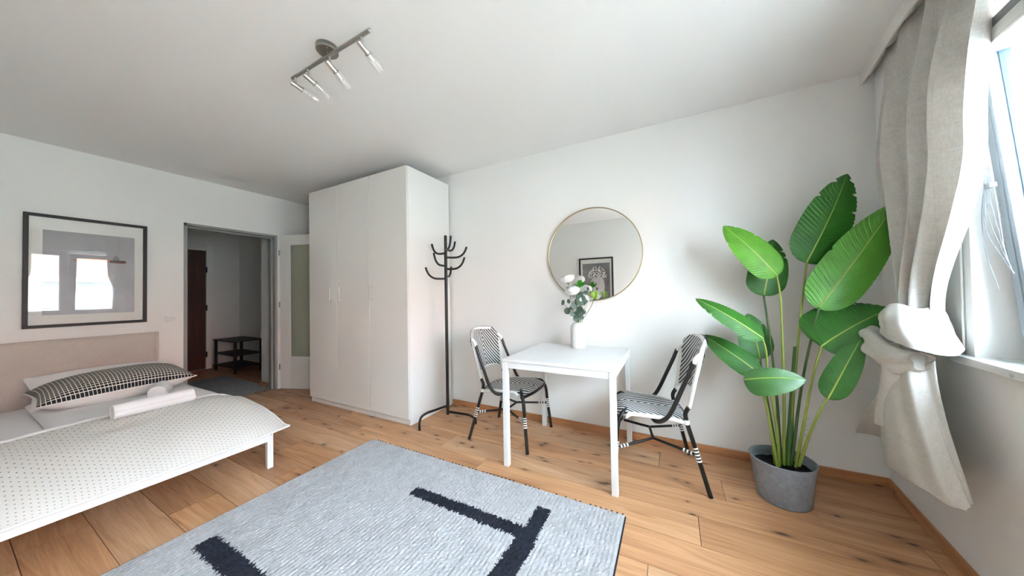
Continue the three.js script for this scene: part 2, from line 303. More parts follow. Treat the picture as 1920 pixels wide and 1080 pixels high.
// power cable tucked down the window edge
{
  const c = thing('cable', 'thin white cable running down beside the curtain and the window edge', 'cable'); onWindowWall(c);
  part('wire', sweep([[-0.004, 1.94, WU0 + 0.02], [-0.012, 1.89, WU0 - 0.015], [-0.008, 1.8, WU0 - 0.035], [-0.006, 1.3, WU0 - 0.04], [-0.006, 0.93, WU0 - 0.045]], 0.0035, 40, 8), M.plastic, c);
}
// ---------------------------------------------------------------- wardrobe (two units side by side)
function wardrobe(x0, x1, doors, label) {
  const z0 = 0.02, z1 = 0.615, t = thing('wardrobe', label, 'wardrobe', [(x0 + x1) / 2, 0, z0]), w = x1 - x0, hw = w / 2, d = z1 - z0, h = 2.36;
  part('side_panel', bx(-hw, 0, 0, -hw + 0.018, h, d - 0.02, 0.001), M.carcass, t); part('side_panel', bx(hw - 0.018, 0, 0, hw, h, d - 0.02, 0.001), M.carcass, t);
  part('top_panel', bx(-hw + 0.018, h - 0.018, 0, hw - 0.018, h, d - 0.02), M.carcass, t);
  part('back_panel', bx(-hw + 0.018, 0.06, 0, hw - 0.018, h - 0.018, 0.006), M.carcass, t);
  part('bottom_panel', bx(-hw + 0.018, 0.058, 0.006, hw - 0.018, 0.075, d - 0.02), M.carcass, t);
  part('plinth', bx(-hw + 0.018, 0, d - 0.045, hw - 0.018, 0.058, d - 0.027), M.carcass, t);
  const n = doors.length, dw = w / n;
  doors.forEach((hx, k) => {
    const a = -hw + k * dw + 0.0016, b = a + dw - 0.0032, dr = part('door', bx(a, 0.06, d - 0.018, b, h - 0.002, d, 0.0015), M.gloss, t);
    const q = hx - (x0 + x1) / 2;
    part('handle', [bx(q - 0.005, 1.128, d + 0.02, q + 0.005, 1.282, d + 0.029, 0.003), bx(q - 0.005, 1.128, d, q + 0.005, 1.138, d + 0.024, 0.002), bx(q - 0.005, 1.272, d, q + 0.005, 1.282, d + 0.024, 0.002)], M.chrome, dr, 'brushed metal bar handle');
  });
}
wardrobe(-3.627, -2.614, [-3.214, -3.085 + 0.03], 'tall glossy white two-door wardrobe next to the open door');
wardrobe(-2.610, -2.099, [-2.575], 'tall narrow glossy white one-door wardrobe next to the coat rack');
// ---------------------------------------------------------------- coat rack
{
  const t = thing('coat_rack', 'black metal coat rack with curved hooks beside the white wardrobe', 'coat rack', [-1.866, 0, 0.363]);
  part('pole', [cyl(0.0145, 0.0145, 1.66, 0, 0.06, 0), new THREE.SphereGeometry(0.0145, 16, 8).translate(0, 1.72, 0)], M.black, t);
  const feet = [[-0.093, 0.265], [0.276, -0.051], [-0.184, -0.213]];
  feet.forEach(([x, z], k) => { const y = [0.14, 0.085, 0.14][k];
    part('leg', [sweep([[0, y, 0], [x * 0.4, y - 0.005, z * 0.4], [x * 0.78, y - 0.012, z * 0.78], [x * 0.93, y - 0.03, z * 0.93], [x, y * 0.5, z], [x, 0.001, z]], 0.0105, 40, 10)], M.black, t); });
  const R = V(0.768, 0, -0.64), Vw = V(-0.64, 0, -0.768);
  for (const [a, b, y] of [[-0.125, 0.11, 1.565], [0.045, -0.165, 1.595], [0.09, 0.15, 1.6], [0.19, 0.0, 1.525], [-0.1, -0.14, 1.445], [0.165, -0.07, 1.415], [-0.175, -0.04, 1.325], [0.05, 0.16, 1.35]]) {
    const d = R.clone().multiplyScalar(a).addScaledVector(Vw, b), q = (s, h) => [d.x * s, y + h, d.z * s];
    part('hook', [sweep([q(0, 0), q(0.35, -0.002), q(0.62, 0.004), q(0.84, 0.03), q(0.96, 0.065), q(1.02, 0.095)], 0.0095, 30, 10), new THREE.SphereGeometry(0.0098, 10, 8).translate(...q(1.02, 0.095))], M.black, t);
  }
}
// ---------------------------------------------------------------- mirror
{
  const t = thing('round_mirror', 'large round wall mirror with a thin brass rim above the table', 'mirror', [-0.578, 1.494, 0.0]);
  part('glass', cyl(0.39, 0.39, 0.008, 0, 0, 0, 96).rotateX(Math.PI / 2).translate(0, 0, 0.011), M.mirror, t, 'mirror glass');
  part('backing', cyl(0.39, 0.39, 0.01, 0, 0, 0, 64).rotateX(Math.PI / 2).translate(0, 0, 0.0005), M.black, t);
  const rim = lathe([[0.388, 0], [0.3955, 0], [0.3955, 0.026], [0.394, 0.028], [0.3905, 0.028], [0.389, 0.026], [0.388, 0]], 128); rim.rotateX(Math.PI / 2);
  part('rim', rim, M.gold, t, 'thin brass rim');
}
// ---------------------------------------------------------------- table and vase
const TABLE_Y = 0.728;
{
  const x0 = -1.036, x1 = -0.292, z0 = 0.05, z1 = 0.785, t = thing('dining_table', 'square white dining table with straight square legs', 'table', [(x0 + x1) / 2, 0, (z0 + z1) / 2]);
  const hx = (x1 - x0) / 2, hz = (z1 - z0) / 2, l = 0.036;
  part('table_top', bx(-hx, TABLE_Y - 0.02, -hz, hx, TABLE_Y, hz, 0.003), M.white, t);
  for (const [sx, sz] of [[-1, 1], [1, 1], [-1, -1], [1, -1]]) part('leg', bx(sx * hx, 0, sz * hz, sx * (hx - l), TABLE_Y - 0.021, sz * (hz - l), 0.003), M.white, t);
  for (const s of [-1, 1]) {
    part('apron', bx(-hx + l, TABLE_Y - 0.062, s * (hz - 0.004), hx - l, TABLE_Y - 0.021, s * (hz - 0.024), 0.002), M.white, t);
    part('apron', bx(s * (hx - 0.004), TABLE_Y - 0.062, -hz + l, s * (hx - 0.024), TABLE_Y - 0.021, hz - l, 0.002), M.white, t);
  }
}
{
  const vx = -0.665, vz = 0.19, v = thing('vase', 'white ribbed ceramic vase holding the flower bouquet', 'vase', [vx, TABLE_Y, vz]);
  const pr = [[0, 0], [0.048, 0], [0.056, 0.006], [0.06, 0.03], [0.061, 0.15], [0.057, 0.178], [0.046, 0.194], [0.036, 0.199], [0.036, 0.205], [0.031, 0.205], [0.031, 0.19], [0.05, 0.16], [0.05, 0.02], [0, 0.015]];
  const g = lathe(pr, 120), p = g.attributes.position; for (let i = 0; i < p.count; i++) { const x = p.getX(i), z = p.getZ(i), r = Math.hypot(x, z), y = p.getY(i); if (r > 0.05 && y > 0.012 && y < 0.18) { const k = 1 + 0.018 * Math.cos(Math.atan2(z, x) * 30); p.setX(i, x * k); p.setZ(i, z * k); } }
  g.computeVertexNormals(); part('body', g, mat('#e6e4de', 0.45), v);
  const stemM = mat('#5f7345', 0.7), petalM = mat('#f7f5ef', 0.75, { side: THREE.DoubleSide }), eucM = [mat('#5f7466', 0.65), mat('#71857a', 0.65), mat('#4c6152', 0.65)], leafM = mat('#4f8f2c', 0.5), limeM = mat('#8dbb3f', 0.6);
  const S = 234, C = (px, py, dz = 0) => { const q = pz(px, py, vz + dz); return [q.x - vx, q.y - TABLE_Y, dz]; };
  const stem = (top, parent) => part('stem', sweep([[rr(-0.012, 0.012), 0.15, rr(-0.01, 0.01)], [top[0] * 0.25, 0.22, top[2] * 0.3], [top[0] * 0.8, top[1] * 0.7 + 0.05, top[2] * 0.8], top], 0.0022, 16, 6), stemM, parent);
  const petal = (len, wid, curl, cup) => sheet((a, b) => { const s = (b - 0.5) * 2, w = wid * Math.pow(Math.sin(Math.PI * (0.12 + 0.8 * a)), 0.7); return [s * w, len * a, cup * (1 - s * s) * Math.sin(a * 2.2) - curl * a * a * a]; }, 8, 6);
  function rose(name, label, c, r, tiltX, tiltZ) {
    const t = thing(name, label, 'flower', [vx, TABLE_Y, vz], 0, 'white blooms in the vase'); stem(c, t);
    const head = []; let k = 0;
    for (const [n, rad, len, open] of [[3, 0.12, 0.85, -0.12], [4, 0.32, 0.98, 0.0], [5, 0.52, 1.0, 0.14], [6, 0.7, 0.98, 0.36], [6, 0.8, 0.9, 0.7]]) for (let i = 0; i < n; i++, k++) {
      const g2 = petal(r * len, r * 0.58, r * 0.3 * Math.max(0, open), r * 0.22); g2.rotateX(open); g2.translate(0, 0, rad * r * 0.5); g2.rotateY(i / n * Math.PI * 2 + k * 0.4); head.push(g2);
    }
    const b = join(head); b.translate(0, -r * 0.45, 0); b.rotateX(tiltX); b.rotateZ(tiltZ); b.translate(...c); part('bloom', b, petalM, t);
    part('calyx', new THREE.SphereGeometry(r * 0.22, 10, 8).scale(1, 0.7, 1).translate(c[0], c[1] - r * 0.5, c[2]), stemM, t);
  }
  rose('rose', 'white rose standing highest in the vase bouquet', C(1064, 523), 0.062, 0.3, 0.2);
  rose('rose', 'full white rose in the middle of the vase bouquet', C(1074, 544, 0.03), 0.068, 0.45, 0.1);
  rose('rose', 'white rose low among the grey eucalyptus leaves', C(1082, 562, 0.0), 0.062, 0.4, -0.1);
  rose('rose', 'small white rose beside the lime green bud', C(1100, 556, -0.02), 0.048, 0.5, -0.5);
  { // white trumpet bloom leaning out
    const t = thing('lily', 'white trumpet shaped bloom leaning out of the vase', 'flower', [vx, TABLE_Y, vz], 0, 'white blooms in the vase'), b = C(1091, 592, 0.03), e = C(1106, 566, 0.04); stem(b, t);
    const d = V(e[0] - b[0], e[1] - b[1], e[2] - b[2]), L = d.length(), gs = [];
    for (let i = 0; i < 6; i++) { const g2 = petal(L, 0.018, 0.02, -0.012); g2.rotateX(0.22); g2.rotateY(i / 6 * Math.PI * 2); gs.push(g2); }
    const gg = join(gs); gg.applyQuaternion(new THREE.Quaternion().setFromUnitVectors(V(0, 1, 0), d.normalize())); gg.translate(...b); part('bloom', gg, petalM, t);
  }
  { // green spiky bloom and lime bud
    const t = thing('green_bloom', 'bright green spiky bloom in the vase bouquet', 'flower', [vx, TABLE_Y, vz]), c = C(1088, 536, 0.04); stem(c, t); const gs = [];
    for (let i = 0; i < 46; i++) { const g2 = petal(rr(0.038, 0.058), 0.0075, 0.008, -0.003); g2.rotateX(rr(0.1, 1.5)); g2.rotateY(i * 2.4); gs.push(g2); }
    part('bloom', join(gs).translate(c[0], c[1] - 0.01, c[2]), mat('#3f9a1e', 0.55, { side: THREE.DoubleSide }), t);
    const u = thing('lime_bud', 'lime green bud with pale petals at the edge of the bouquet', 'flower', [vx, TABLE_Y, vz]), c2 = C(1115, 556, 0.02); stem(c2, u);
    const g3 = []; for (let i = 0; i < 9; i++) { const g2 = petal(0.062, 0.019, 0.014, -0.01); g2.rotateX(rr(0.2, 0.9)); g2.rotateY(i * 0.72); g3.push(g2); } part('bloom', join(g3).translate(c2[0], c2[1] - 0.02, c2[2]), mat('#a9cf52', 0.6, { side: THREE.DoubleSide }), u);
    const g4 = []; for (let i = 0; i < 4; i++) { const g2 = petal(0.05, 0.017, 0.004, -0.012); g2.rotateX(0.15); g2.rotateY(i * 1.57); g4.push(g2); } part('heart', join(g4).translate(c2[0], c2[1] - 0.008, c2[2]), petalM, u);
  }
  // eucalyptus: each sprig one thing with single leaves
  const sprig = (label, pts) => { const t = thing('eucalyptus_sprig', label, 'foliage', [vx, TABLE_Y, vz], 0, 'eucalyptus in the vase'); const top = C(...pts[pts.length - 1]); stem(top, t);
    pts.forEach((q, i) => { const c = C(...q), r = (q[3] ?? 0.022) * 1.15; const g2 = new THREE.CircleGeometry(r, 18); const pp = g2.attributes.position; for (let k = 0; k < pp.count; k++) pp.setZ(k, -8 * (pp.getX(k) ** 2)); g2.computeVertexNormals(); g2.rotateX(rr(-0.9, 0.3)); g2.rotateY(rr(-0.7, 0.7)); g2.translate(...c); part('leaf', g2, eucM[i % 3], t); part('twig', sweep([c, [c[0] * 0.6, c[1] * 0.8 + 0.02, c[2]], [c[0] * 0.3, 0.24 + 0.3 * (c[1] - 0.24), 0]], 0.0013, 8, 5), stemM, t); }); };
  sprig('eucalyptus sprig with grey green leaves spreading to the side', [[1055, 567, 0.02, 0.02], [1066, 565, 0.01, 0.016], [1064, 583, 0.04, 0.024], [1072, 577, 0.05, 0.02]]);
  sprig('dense eucalyptus sprig in the centre of the bouquet', [[1080, 590, 0.05, 0.024], [1077, 573, 0.06, 0.024], [1086, 580, 0.06, 0.025], [1088, 568, 0.05, 0.024], [1079, 597, 0.05, 0.02], [1090, 594, 0.05, 0.018], [1082, 566, 0.065, 0.022], [1073, 588, 0.06, 0.02], [1093, 585, 0.055, 0.02], [1084, 557, 0.06, 0.018], [1086, 588, 0.07, 0.022]]);
  sprig('eucalyptus sprig rising behind the green bloom', [[1092, 560, 0.03, 0.024], [1096, 566, 0.02, 0.022], [1088, 552, 0.02, 0.02], [1097, 548, 0.0, 0.015], [1102, 541, 0.0, 0.012]]);
}
// ---------------------------------------------------------------- chairs
const chevron = (period, dir) => tex(512, 512, (u, v) => { // 0.5 m x 0.5 m, apex on u = 0.5
  const x = (u - 0.5) * 0.5, y = v * 0.5, s = ((y + dir * Math.abs(x) * 1.25) / period) % 1, q = s < 0 ? s + 1 : s, strand = 0.92 + 0.08 * Math.sin(x * 2 * Math.PI / 0.0075) * Math.sin(y * 2 * Math.PI / 0.0075);
  return q < 0.47 ? [22 * strand, 22 * strand, 26 * strand] : [238 * strand, 236 * strand, 231 * strand];
});
const strandBump = tex(128, 128, (u, v) => 128 + 60 * Math.sin(u * 2 * Math.PI * 8) + 60 * Math.sin(v * 2 * Math.PI * 8), false);
M.weaveBack = mat('#ffffff', 0.6, { map: chevron(0.036, 1), bumpMap: rep(strandBump, 8), bumpScale: 0.0012, side: THREE.DoubleSide });
M.weaveSeat = mat('#ffffff', 0.6, { map: chevron(0.042, 1), bumpMap: rep(strandBump, 8), bumpScale: 0.0012, side: THREE.DoubleSide });
M.wrap = mat('#efeeea', 0.6, { bumpMap: (() => { const t = tex(8, 64, (u, v) => 128 + 110 * Math.sin(v * Math.PI * 2), false); t.repeat.set(180, 0); t.rotation = 0; return t; })(), bumpScale: 0.0006 });
M.ring = mat('#f3f2ee', 0.55);
function chair(label, x, z, turn) {
  const t = thing('bistro_chair', label, 'chair', [x, 0, z], turn, 'black and white bistro chairs');
  // seat: woven saddle
  const hw = (b) => lerp(0.178, 0.222, Math.pow(b, 0.8));
  const seatAt = (a, b, off) => { const s = (a - 0.5) * 2, bb = b; let xx = s * hw(bb), zz = lerp(-0.175, 0.255, bb); zz -= 0.05 * Math.pow(Math.abs(s), 3) * smooth(0.6, 1, bb); zz += 0.03 * Math.pow(Math.abs(s), 3) * smooth(0.4, 0, bb);
    let yy = lerp(0.405, 0.447, Math.sqrt(bb)) - 0.035 * Math.pow(smooth(0.75, 1, bb), 2) - 0.012 * Math.pow(Math.abs(s), 4) - 0.012 * Math.sin(Math.PI * bb) * (1 - s * s); return [xx, yy - off, zz]; };
  const uvS = (a, b, q) => [q[0] / 0.5 + 0.5, q[2] / 0.5 + 0.5];
  part('seat', [sheet((a, b) => seatAt(a, b, 0), 24, 24, uvS), sheet((a, b) => seatAt(1 - a, b, 0.014), 24, 24, uvS)], M.weaveSeat, t, 'seat woven in a black and white chevron');
  const edge = (side, b0, b1) => { const P = []; for (let i = 0; i <= 12; i++) { const q = seatAt(side > 0 ? 1 : 0, lerp(b0, b1, i / 12), 0.009); P.push(V(...q)); } return P; };
  const back = []; for (let i = 0; i <= 10; i++) back.push(V(...seatAt(i / 10, 0, 0.009)));
  const front = []; for (let i = 0; i <= 12; i++) front.push(V(...seatAt(i / 12, 1, 0.012)));
  for (const s of [-1, 1]) part('seat_edge', sweep(edge(s, 0, 0.93), 0.0125, 24, 10), M.wrap, t, 'white wrapped seat edge');
  part('seat_frame', [sweep(back, 0.0115, 20, 10), sweep(front, 0.0115, 24, 10)], M.black, t);
  // backrest panel between y 0.50 and the arched top
  const bw = (y) => y < 0.76 ? lerp(0.178, 0.203, smooth(0.5, 0.7, y)) : 0.203 * Math.pow(Math.max(0, 1 - Math.pow((y - 0.76) / 0.115, 2.4)), 0.36);
  const bp = (xx, y) => [xx, y, lerp(-0.15, -0.262, (y - 0.4) / 0.47) - 0.045 + 0.045 * Math.min(1, (xx / 0.2) ** 2)];
  const lowY = (s) => 0.545 - 0.035 * Math.pow(Math.abs(s), 3);
  const g = sheet((a, b) => { const s = (a - 0.5) * 2, y = lerp(lowY(s), 0.872, b); const yy = lerp(lowY(s), 0.885, b), w = bw(Math.min(0.874, yy * 0.988 + 0.0)) + 0.013 * smooth(0.7, 0.8, yy), q = bp(s * w, yy); q[2] += 0.0135 * smooth(0.68, 0.78, yy) * (1 - smooth(0.868, 0.885, yy)); return q; }, 28, 40, (a, b, q) => [q[0] / 0.5 + 0.5, q[1] / 0.5]);
  const g2 = g.clone(); { const p = g2.attributes.position; for (let i = 0; i < p.count; i++) { const yy = p.getY(i); p.setZ(i, p.getZ(i) - 0.008 - 0.021 * smooth(0.68, 0.78, yy) * (1 - smooth(0.868, 0.885, yy))); } const ix = g2.index.array; for (let i = 0; i < ix.length; i += 3) { const q = ix[i]; ix[i] = ix[i + 1]; ix[i + 1] = q; } g2.computeVertexNormals(); }
  part('backrest', [g, g2], M.weaveBack, t, 'backrest woven in a black and white chevron');
  const bow = []; for (let i = 0; i <= 14; i++) { const y = lerp(0.475, 0.872, Math.pow(i / 14, 0.75)); bow.push(V(...bp(-bw(Math.max(0.5, y)), y))); } for (let i = 13; i >= 0; i--) { const q = bow[i]; bow.push(V(-q.x, q.y, q.z)); }
  part('back_bow', sweep(bow, 0.0125, 70, 10), M.wrap, t, 'white wrapped bow round the backrest');
  part('back_crossbar', sweep([-1, -0.6, -0.2, 0.2, 0.6, 1].map((s) => V(...bp(s * 0.178, lowY(s)))), 0.0075, 20, 8), M.wrap, t);
  for (const s of [-1, 1]) {
    const a0 = bp(s * bw(0.5), 0.482), hip = V(s * 0.181, 0.385, -0.165), foot = V(s * 0.24, 0, -0.262), on = (A, B, y) => A.clone().lerp(B, (A.y - y) / (A.y - B.y));
    const rl = part('rear_leg', sweep([V(...a0), V(s * 0.178, 0.44, -0.158), hip, on(hip, foot, 0.3), on(hip, foot, 0.15), foot], 0.0125, 40, 10), M.black, t);
    const ft = V(s * 0.195, 0.418, 0.195), knee = V(s * 0.222, 0.37, 0.222), ff = V(s * 0.25, 0, 0.262);
    const fl = part('front_leg', sweep([V(s * 0.15, 0.425, 0.17), ft, knee, on(knee, ff, 0.2), ff], 0.0125, 40, 10), M.black, t);
    const wraps = (A, B, y0) => { const out = [], q = new THREE.Quaternion().setFromUnitVectors(V(0, 1, 0), B.clone().sub(A).normalize()); for (let k = 0; k < 5; k++) { const c = on(A, B, y0 - k * 0.0165); const r = new THREE.CylinderGeometry(0.0142, 0.0142, 0.008, 14); r.applyQuaternion(q); r.translate(c.x, c.y, c.z); out.push(r); } return out; };
    part('binding', wraps(hip, foot, 0.25), M.ring, rl, 'white cane binding'); part('binding', wraps(knee, ff, 0.25), M.ring, fl, 'white cane binding');
    { const c = V(s * 0.1805, 0.39, -0.164); part('collar', new THREE.CylinderGeometry(0.0148, 0.0148, 0.026, 14).translate(c.x, c.y, c.z), M.ring, rl); }
    const ar = [V(...bp(s * 0.203, 0.8)), V(s * 0.211, 0.77, -0.21), V(s * 0.216, 0.68, -0.172), V(s * 0.221, 0.57, -0.124), V(s * 0.225, 0.47, -0.08), V(s * 0.224, 0.42, -0.05), V(s * 0.216, 0.392, -0.015), V(s * 0.2, 0.386, 0.01), V(s * 0.17, 0.396, 0.025)];
    const arm = part('arm', sweep(ar, 0.0125, 50, 10), M.black, t); part('collar', sweep([ar[0], ar[1], V(s * 0.213, 0.745, -0.2)], 0.0142, 12, 10), M.wrap, arm);
    const r0 = on(hip, foot, 0.215), f0 = on(knee, ff, 0.215), m = V(s * 0.085, 0.232, 0.01);
    const st = part('stretcher', [sweep([r0, m], 0.0085, 8, 8), sweep([m, f0], 0.0085, 8, 8)], M.black, t);
    const sr = []; for (const [A, B] of [[r0, m], [f0, m]]) for (const k of [0.12, 0.2, 0.28]) { const c = A.clone().lerp(B, k), r = new THREE.CylinderGeometry(0.0105, 0.0105, 0.009, 12); r.applyQuaternion(new THREE.Quaternion().setFromUnitVectors(V(0, 1, 0), B.clone().sub(A).normalize())); r.translate(c.x, c.y, c.z); sr.push(r); } part('binding', sr.slice(0, 3), M.ring, st, 'white cane binding'); part('binding', sr.slice(3), M.ring, st, 'white cane binding');
  }
  part('cross_stretcher', sweep([V(-0.085, 0.232, 0.01), V(0.085, 0.232, 0.01)], 0.0085, 6, 8), M.black, t);
}
chair('black and white woven bistro chair on the wardrobe side of the table', -1.215, 0.33, Math.PI / 2);
chair('black and white woven bistro chair on the plant side of the table', -0.126, 0.367, -1.389);
// ---------------------------------------------------------------- potted plant
{
  const cx = 0.532, cz = 0.385;
  const potTex = tex(256, 256, (u, v) => { const n = fbm(u * 60, v * 60, 3), b = fbm(u * 7, v * 7, 3); const s = 140 + 26 * (n - 0.5) + 22 * (b - 0.5); return [s - 4, s + 3, s + 11]; });
  const p = thing('planter', 'round grey stone-look planter holding the tall plant', 'planter', [cx, 0, cz]);
  part('body', lathe([[0, 0.002], [0.112, 0], [0.117, 0.006], [0.132, 0.12], [0.143, 0.212], [0.147, 0.222], [0.147, 0.226], [0.143, 0.228], [0.139, 0.224], [0.134, 0.19], [0.126, 0.13], [0, 0.13]], 64), mat('#ffffff', 0.36, { map: potTex, bumpMap: potTex, bumpScale: 0.0006 }), p);
  const soil = sheet((a, b) => { const r = 0.132 * a, q = b * Math.PI * 2; return [r * Math.cos(q), 0.175 + 0.012 * (fbm(6 + r * 50 * Math.cos(q), 6 + r * 50 * Math.sin(q)) - 0.5), r * Math.sin(q)]; }, 12, 40); part('soil', soil, mat('#15110e', 0.95, { side: THREE.DoubleSide }), p);

  const t = thing('bird_of_paradise_plant', 'tall green plant with big paddle leaves in the grey planter', 'plant', [cx, 0.17, cz]);
  const veins = tex(256, 512, (u, v) => { const s = Math.abs(u - 0.5) * 2, l = 0.5 + 0.5 * Math.sin((v - s * 0.16) * 2 * Math.PI * 46 + 2 * noise(u * 6, v * 20)), f = fbm(u * 3 + 5, v * 5, 3), rib = smooth(0.035, 0.012, s); const k = 205 + 22 * l * 0.5 + 50 * (f - 0.5); return [lerp(k, 225, rib), lerp(k, 245, rib), lerp(k * 0.98, 160, rib)]; });
  const veinBump = tex(256, 512, (u, v) => { const s = Math.abs(u - 0.5) * 2; return 128 + 90 * Math.sin((v - s * 0.16) * 2 * Math.PI * 46) * smooth(0.02, 0.12, s) - 80 * smooth(0.04, 0.0, s); }, false);
  const green = (c, r = 0.38, coat = 0) => mat(c, r, { clearcoat: coat, clearcoatRoughness: 0.3, map: veins, bumpMap: veinBump, bumpScale: 0.0012, side: THREE.DoubleSide });
  const ribM = mat('#9db653', 0.5), stemM = mat('#8a9a3e', 0.5), stemD = mat('#43602f', 0.5);
  const rel = (v) => v.clone().sub(V(cx, 0.17, cz));
  // b, tip: pixel and depth; n: leaf normal; w: width; sag: bow along the normal; tears: places along the edge
  function leaf(label, b, e, n, w, { sag = 0.03, cup = 0.15, color = '#3f8f2e', rough = 0.38, tears = [], stem = [], stemMat = stemM, r0 = 0.0064, skew = [1, 1], curl = 0, coat = 0 }) {
    const B = rel(pz(...b)), T = rel(pz(...e)), d = T.clone().sub(B), N0 = V(...n).normalize(), L = new THREE.Vector3().crossVectors(d, N0).normalize(), N = new THREE.Vector3().crossVectors(L, d).normalize();
    const shape = (q) => q < 0.3 ? Math.pow(Math.max(0, 1 - Math.pow(1 - q / 0.3, 2.6)), 0.55) : Math.pow(Math.max(0, 1 - Math.pow((q - 0.3) / 0.7, 2.2)), 0.75);
    const point = (s, q) => {
      const side = s < 0 ? 0 : 1; let hw = w / 2 * shape(q) * skew[side];
      for (const [tt, sd, dp] of tears) if (sd === side) hw *= 1 - dp * Math.exp(-(((q - tt) / 0.012) ** 2));
      const a = Math.abs(s), back = 0.03 * a * a * (1 - q);
      const c = B.clone().addScaledVector(d, q - back * 0.6).addScaledVector(N, sag * 4 * q * (1 - q) + curl * q * q);
      const rip = 0.0022 * Math.sin((q - a * 0.16) * 2 * Math.PI * 23) * smooth(0.1, 0.6, a) * w / 0.2;
      return c.addScaledVector(L, s * hw).addScaledVector(N, -cup * hw * (a * 0.55 + a * a * 0.45) * (1 - 0.2 * q) + rip).toArray();
    };
    const lf = part('leaf', sheet((a, q) => point((a - 0.5) * 2, q), 18, 96), green(color, rough, coat), t, label);
    const P = []; for (let i = 0; i <= 10; i++) P.push(V(...point(0, i / 10 * 0.97)).addScaledVector(N, -0.001)); part('midrib', sweep(P, (q) => lerp(0.0048, 0.0012, q), 30, 7), ribM, lf);
    const S = [...stem.map((q) => rel(pz(...q))), B]; part('stem', sweep(S, (q) => lerp(r0 * 1.25, 0.0045, q), 40, 9), stemMat, t);
  }
  leaf('tall upright dark green leaf', [1513, 491, 0.33], [1589, 326, 0.30], [0.25, 0.15, 1], 0.245, { color: '#408a2e', sag: 0.02, cup: 0.1, tears: [[0.9, 0, 0.4], [0.8, 1, 0.25], [0.72, 0, 0.2], [0.62, 1, 0.2], [0.94, 1, 0.5]], stem: [[1478, 872, 0.38], [1488, 740, 0.37], [1500, 600, 0.35]] });
  leaf('bright green leaf reaching to the curtain', [1536, 576, 0.42], [1681, 380, 0.40], [0.1, 0.35, 1], 0.225, { color: '#6cba45', sag: 0.02, cup: 0.18, tears: [[0.82, 1, 0.2], [0.68, 1, 0.22], [0.5, 0, 0.1]], stem: [[1484, 872, 0.4], [1502, 730, 0.41], [1520, 640, 0.42]], stemMat: stemD });  // lighter green: younger leaf, with light shining through put into the colour
  leaf('broad green leaf lying over the curtain', [1541, 648, 0.5], [1672, 578, 0.44], [-0.25, 0.6, 0.85], 0.27, { skew: [1.4, 0.8], color: '#408a2e', sag: 0.03, cup: 0.3, tears: [[0.62, 1, 0.35], [0.5, 1, 0.25], [0.8, 0, 0.2]], stem: [[1492, 876, 0.43], [1506, 800, 0.46], [1528, 690, 0.49]] });
  leaf('small dark leaf on a leaning stem', [1553, 746, 0.56], [1616, 632, 0.56], [-0.35, 0.1, 0.95], 0.118, { color: '#408a2e', sag: 0.012, cup: 0.25, stem: [[1498, 874, 0.44], [1516, 820, 0.49], [1540, 765, 0.545]] });
  leaf('bright yellow-green leaf leaning towards the mirror', [1456, 516, 0.36], [1356, 424, 0.33], [-0.1, 0.45, 1], 0.18, { color: '#6fbb32', sag: 0.03, cup: 0.12, tears: [[0.75, 0, 0.12], [0.62, 1, 0.12], [0.88, 1, 0.1]], stem: [[1470, 872, 0.38], [1470, 740, 0.37], [1466, 610, 0.36], [1462, 545, 0.36]] });  // young leaf tone, colour also lightened for daylight glowing through the blade
  leaf('dark leaf behind the bright one', [1432, 553, 0.22], [1449, 449, 0.2], [0.1, 0.1, 1], 0.205, { color: '#408a2e', sag: 0.015, cup: 0.1, tears: [[0.8, 1, 0.3], [0.7, 1, 0.2]], stem: [[1464, 868, 0.35], [1456, 740, 0.3], [1443, 630, 0.25]], stemMat: stemD });
  leaf('green leaf over the bistro chair', [1430, 634, 0.44], [1304, 560, 0.4], [0.0, 0.7, 0.8], 0.13, { color: '#408a2e', sag: 0.02, cup: 0.2, tears: [[0.8, 0, 0.15], [0.7, 0, 0.2]], stem: [[1462, 874, 0.4], [1456, 800, 0.41], [1440, 700, 0.43], [1436, 655, 0.44]] });
  leaf('dark leaf in the middle behind', [1425, 672, 0.24], [1402, 588, 0.22], [0.2, 0.15, 1], 0.185, { color: '#408a2e', sag: 0.01, cup: 0.12, tears: [[0.75, 1, 0.2]], stem: [[1458, 868, 0.36], [1446, 790, 0.3], [1432, 715, 0.26]], stemMat: stemD });
  leaf('green leaf behind the chair back', [1424, 700, 0.3], [1318, 628, 0.26], [0.0, 0.55, 0.9], 0.15, { color: '#408a2e', sag: 0.015, cup: 0.2, stem: [[1454, 872, 0.37], [1446, 810, 0.35], [1434, 745, 0.32]] });
  leaf('shiny level leaf leaning over the planter', [1396, 712, 0.5], [1512, 712, 0.56], [0.09, 0.55, 0.83], 0.165, { skew: [0.75, 1.1], coat: 1, color: '#408a2e', rough: 0.3, sag: 0.03, cup: 0.2, stem: [[1458, 876, 0.42], [1446, 810, 0.46], [1434, 750, 0.48], [1418, 720, 0.49]] });
  // rolled young leaf sheath
  part('sheath', sweep([rel(pz(1477, 872, 0.37)), rel(pz(1482, 800, 0.37)), rel(pz(1486, 720, 0.36)), rel(pz(1490, 650, 0.36))], (q) => lerp(0.017, 0.006, q), 30, 10), mat('#3e6a33', 0.5), t);
}
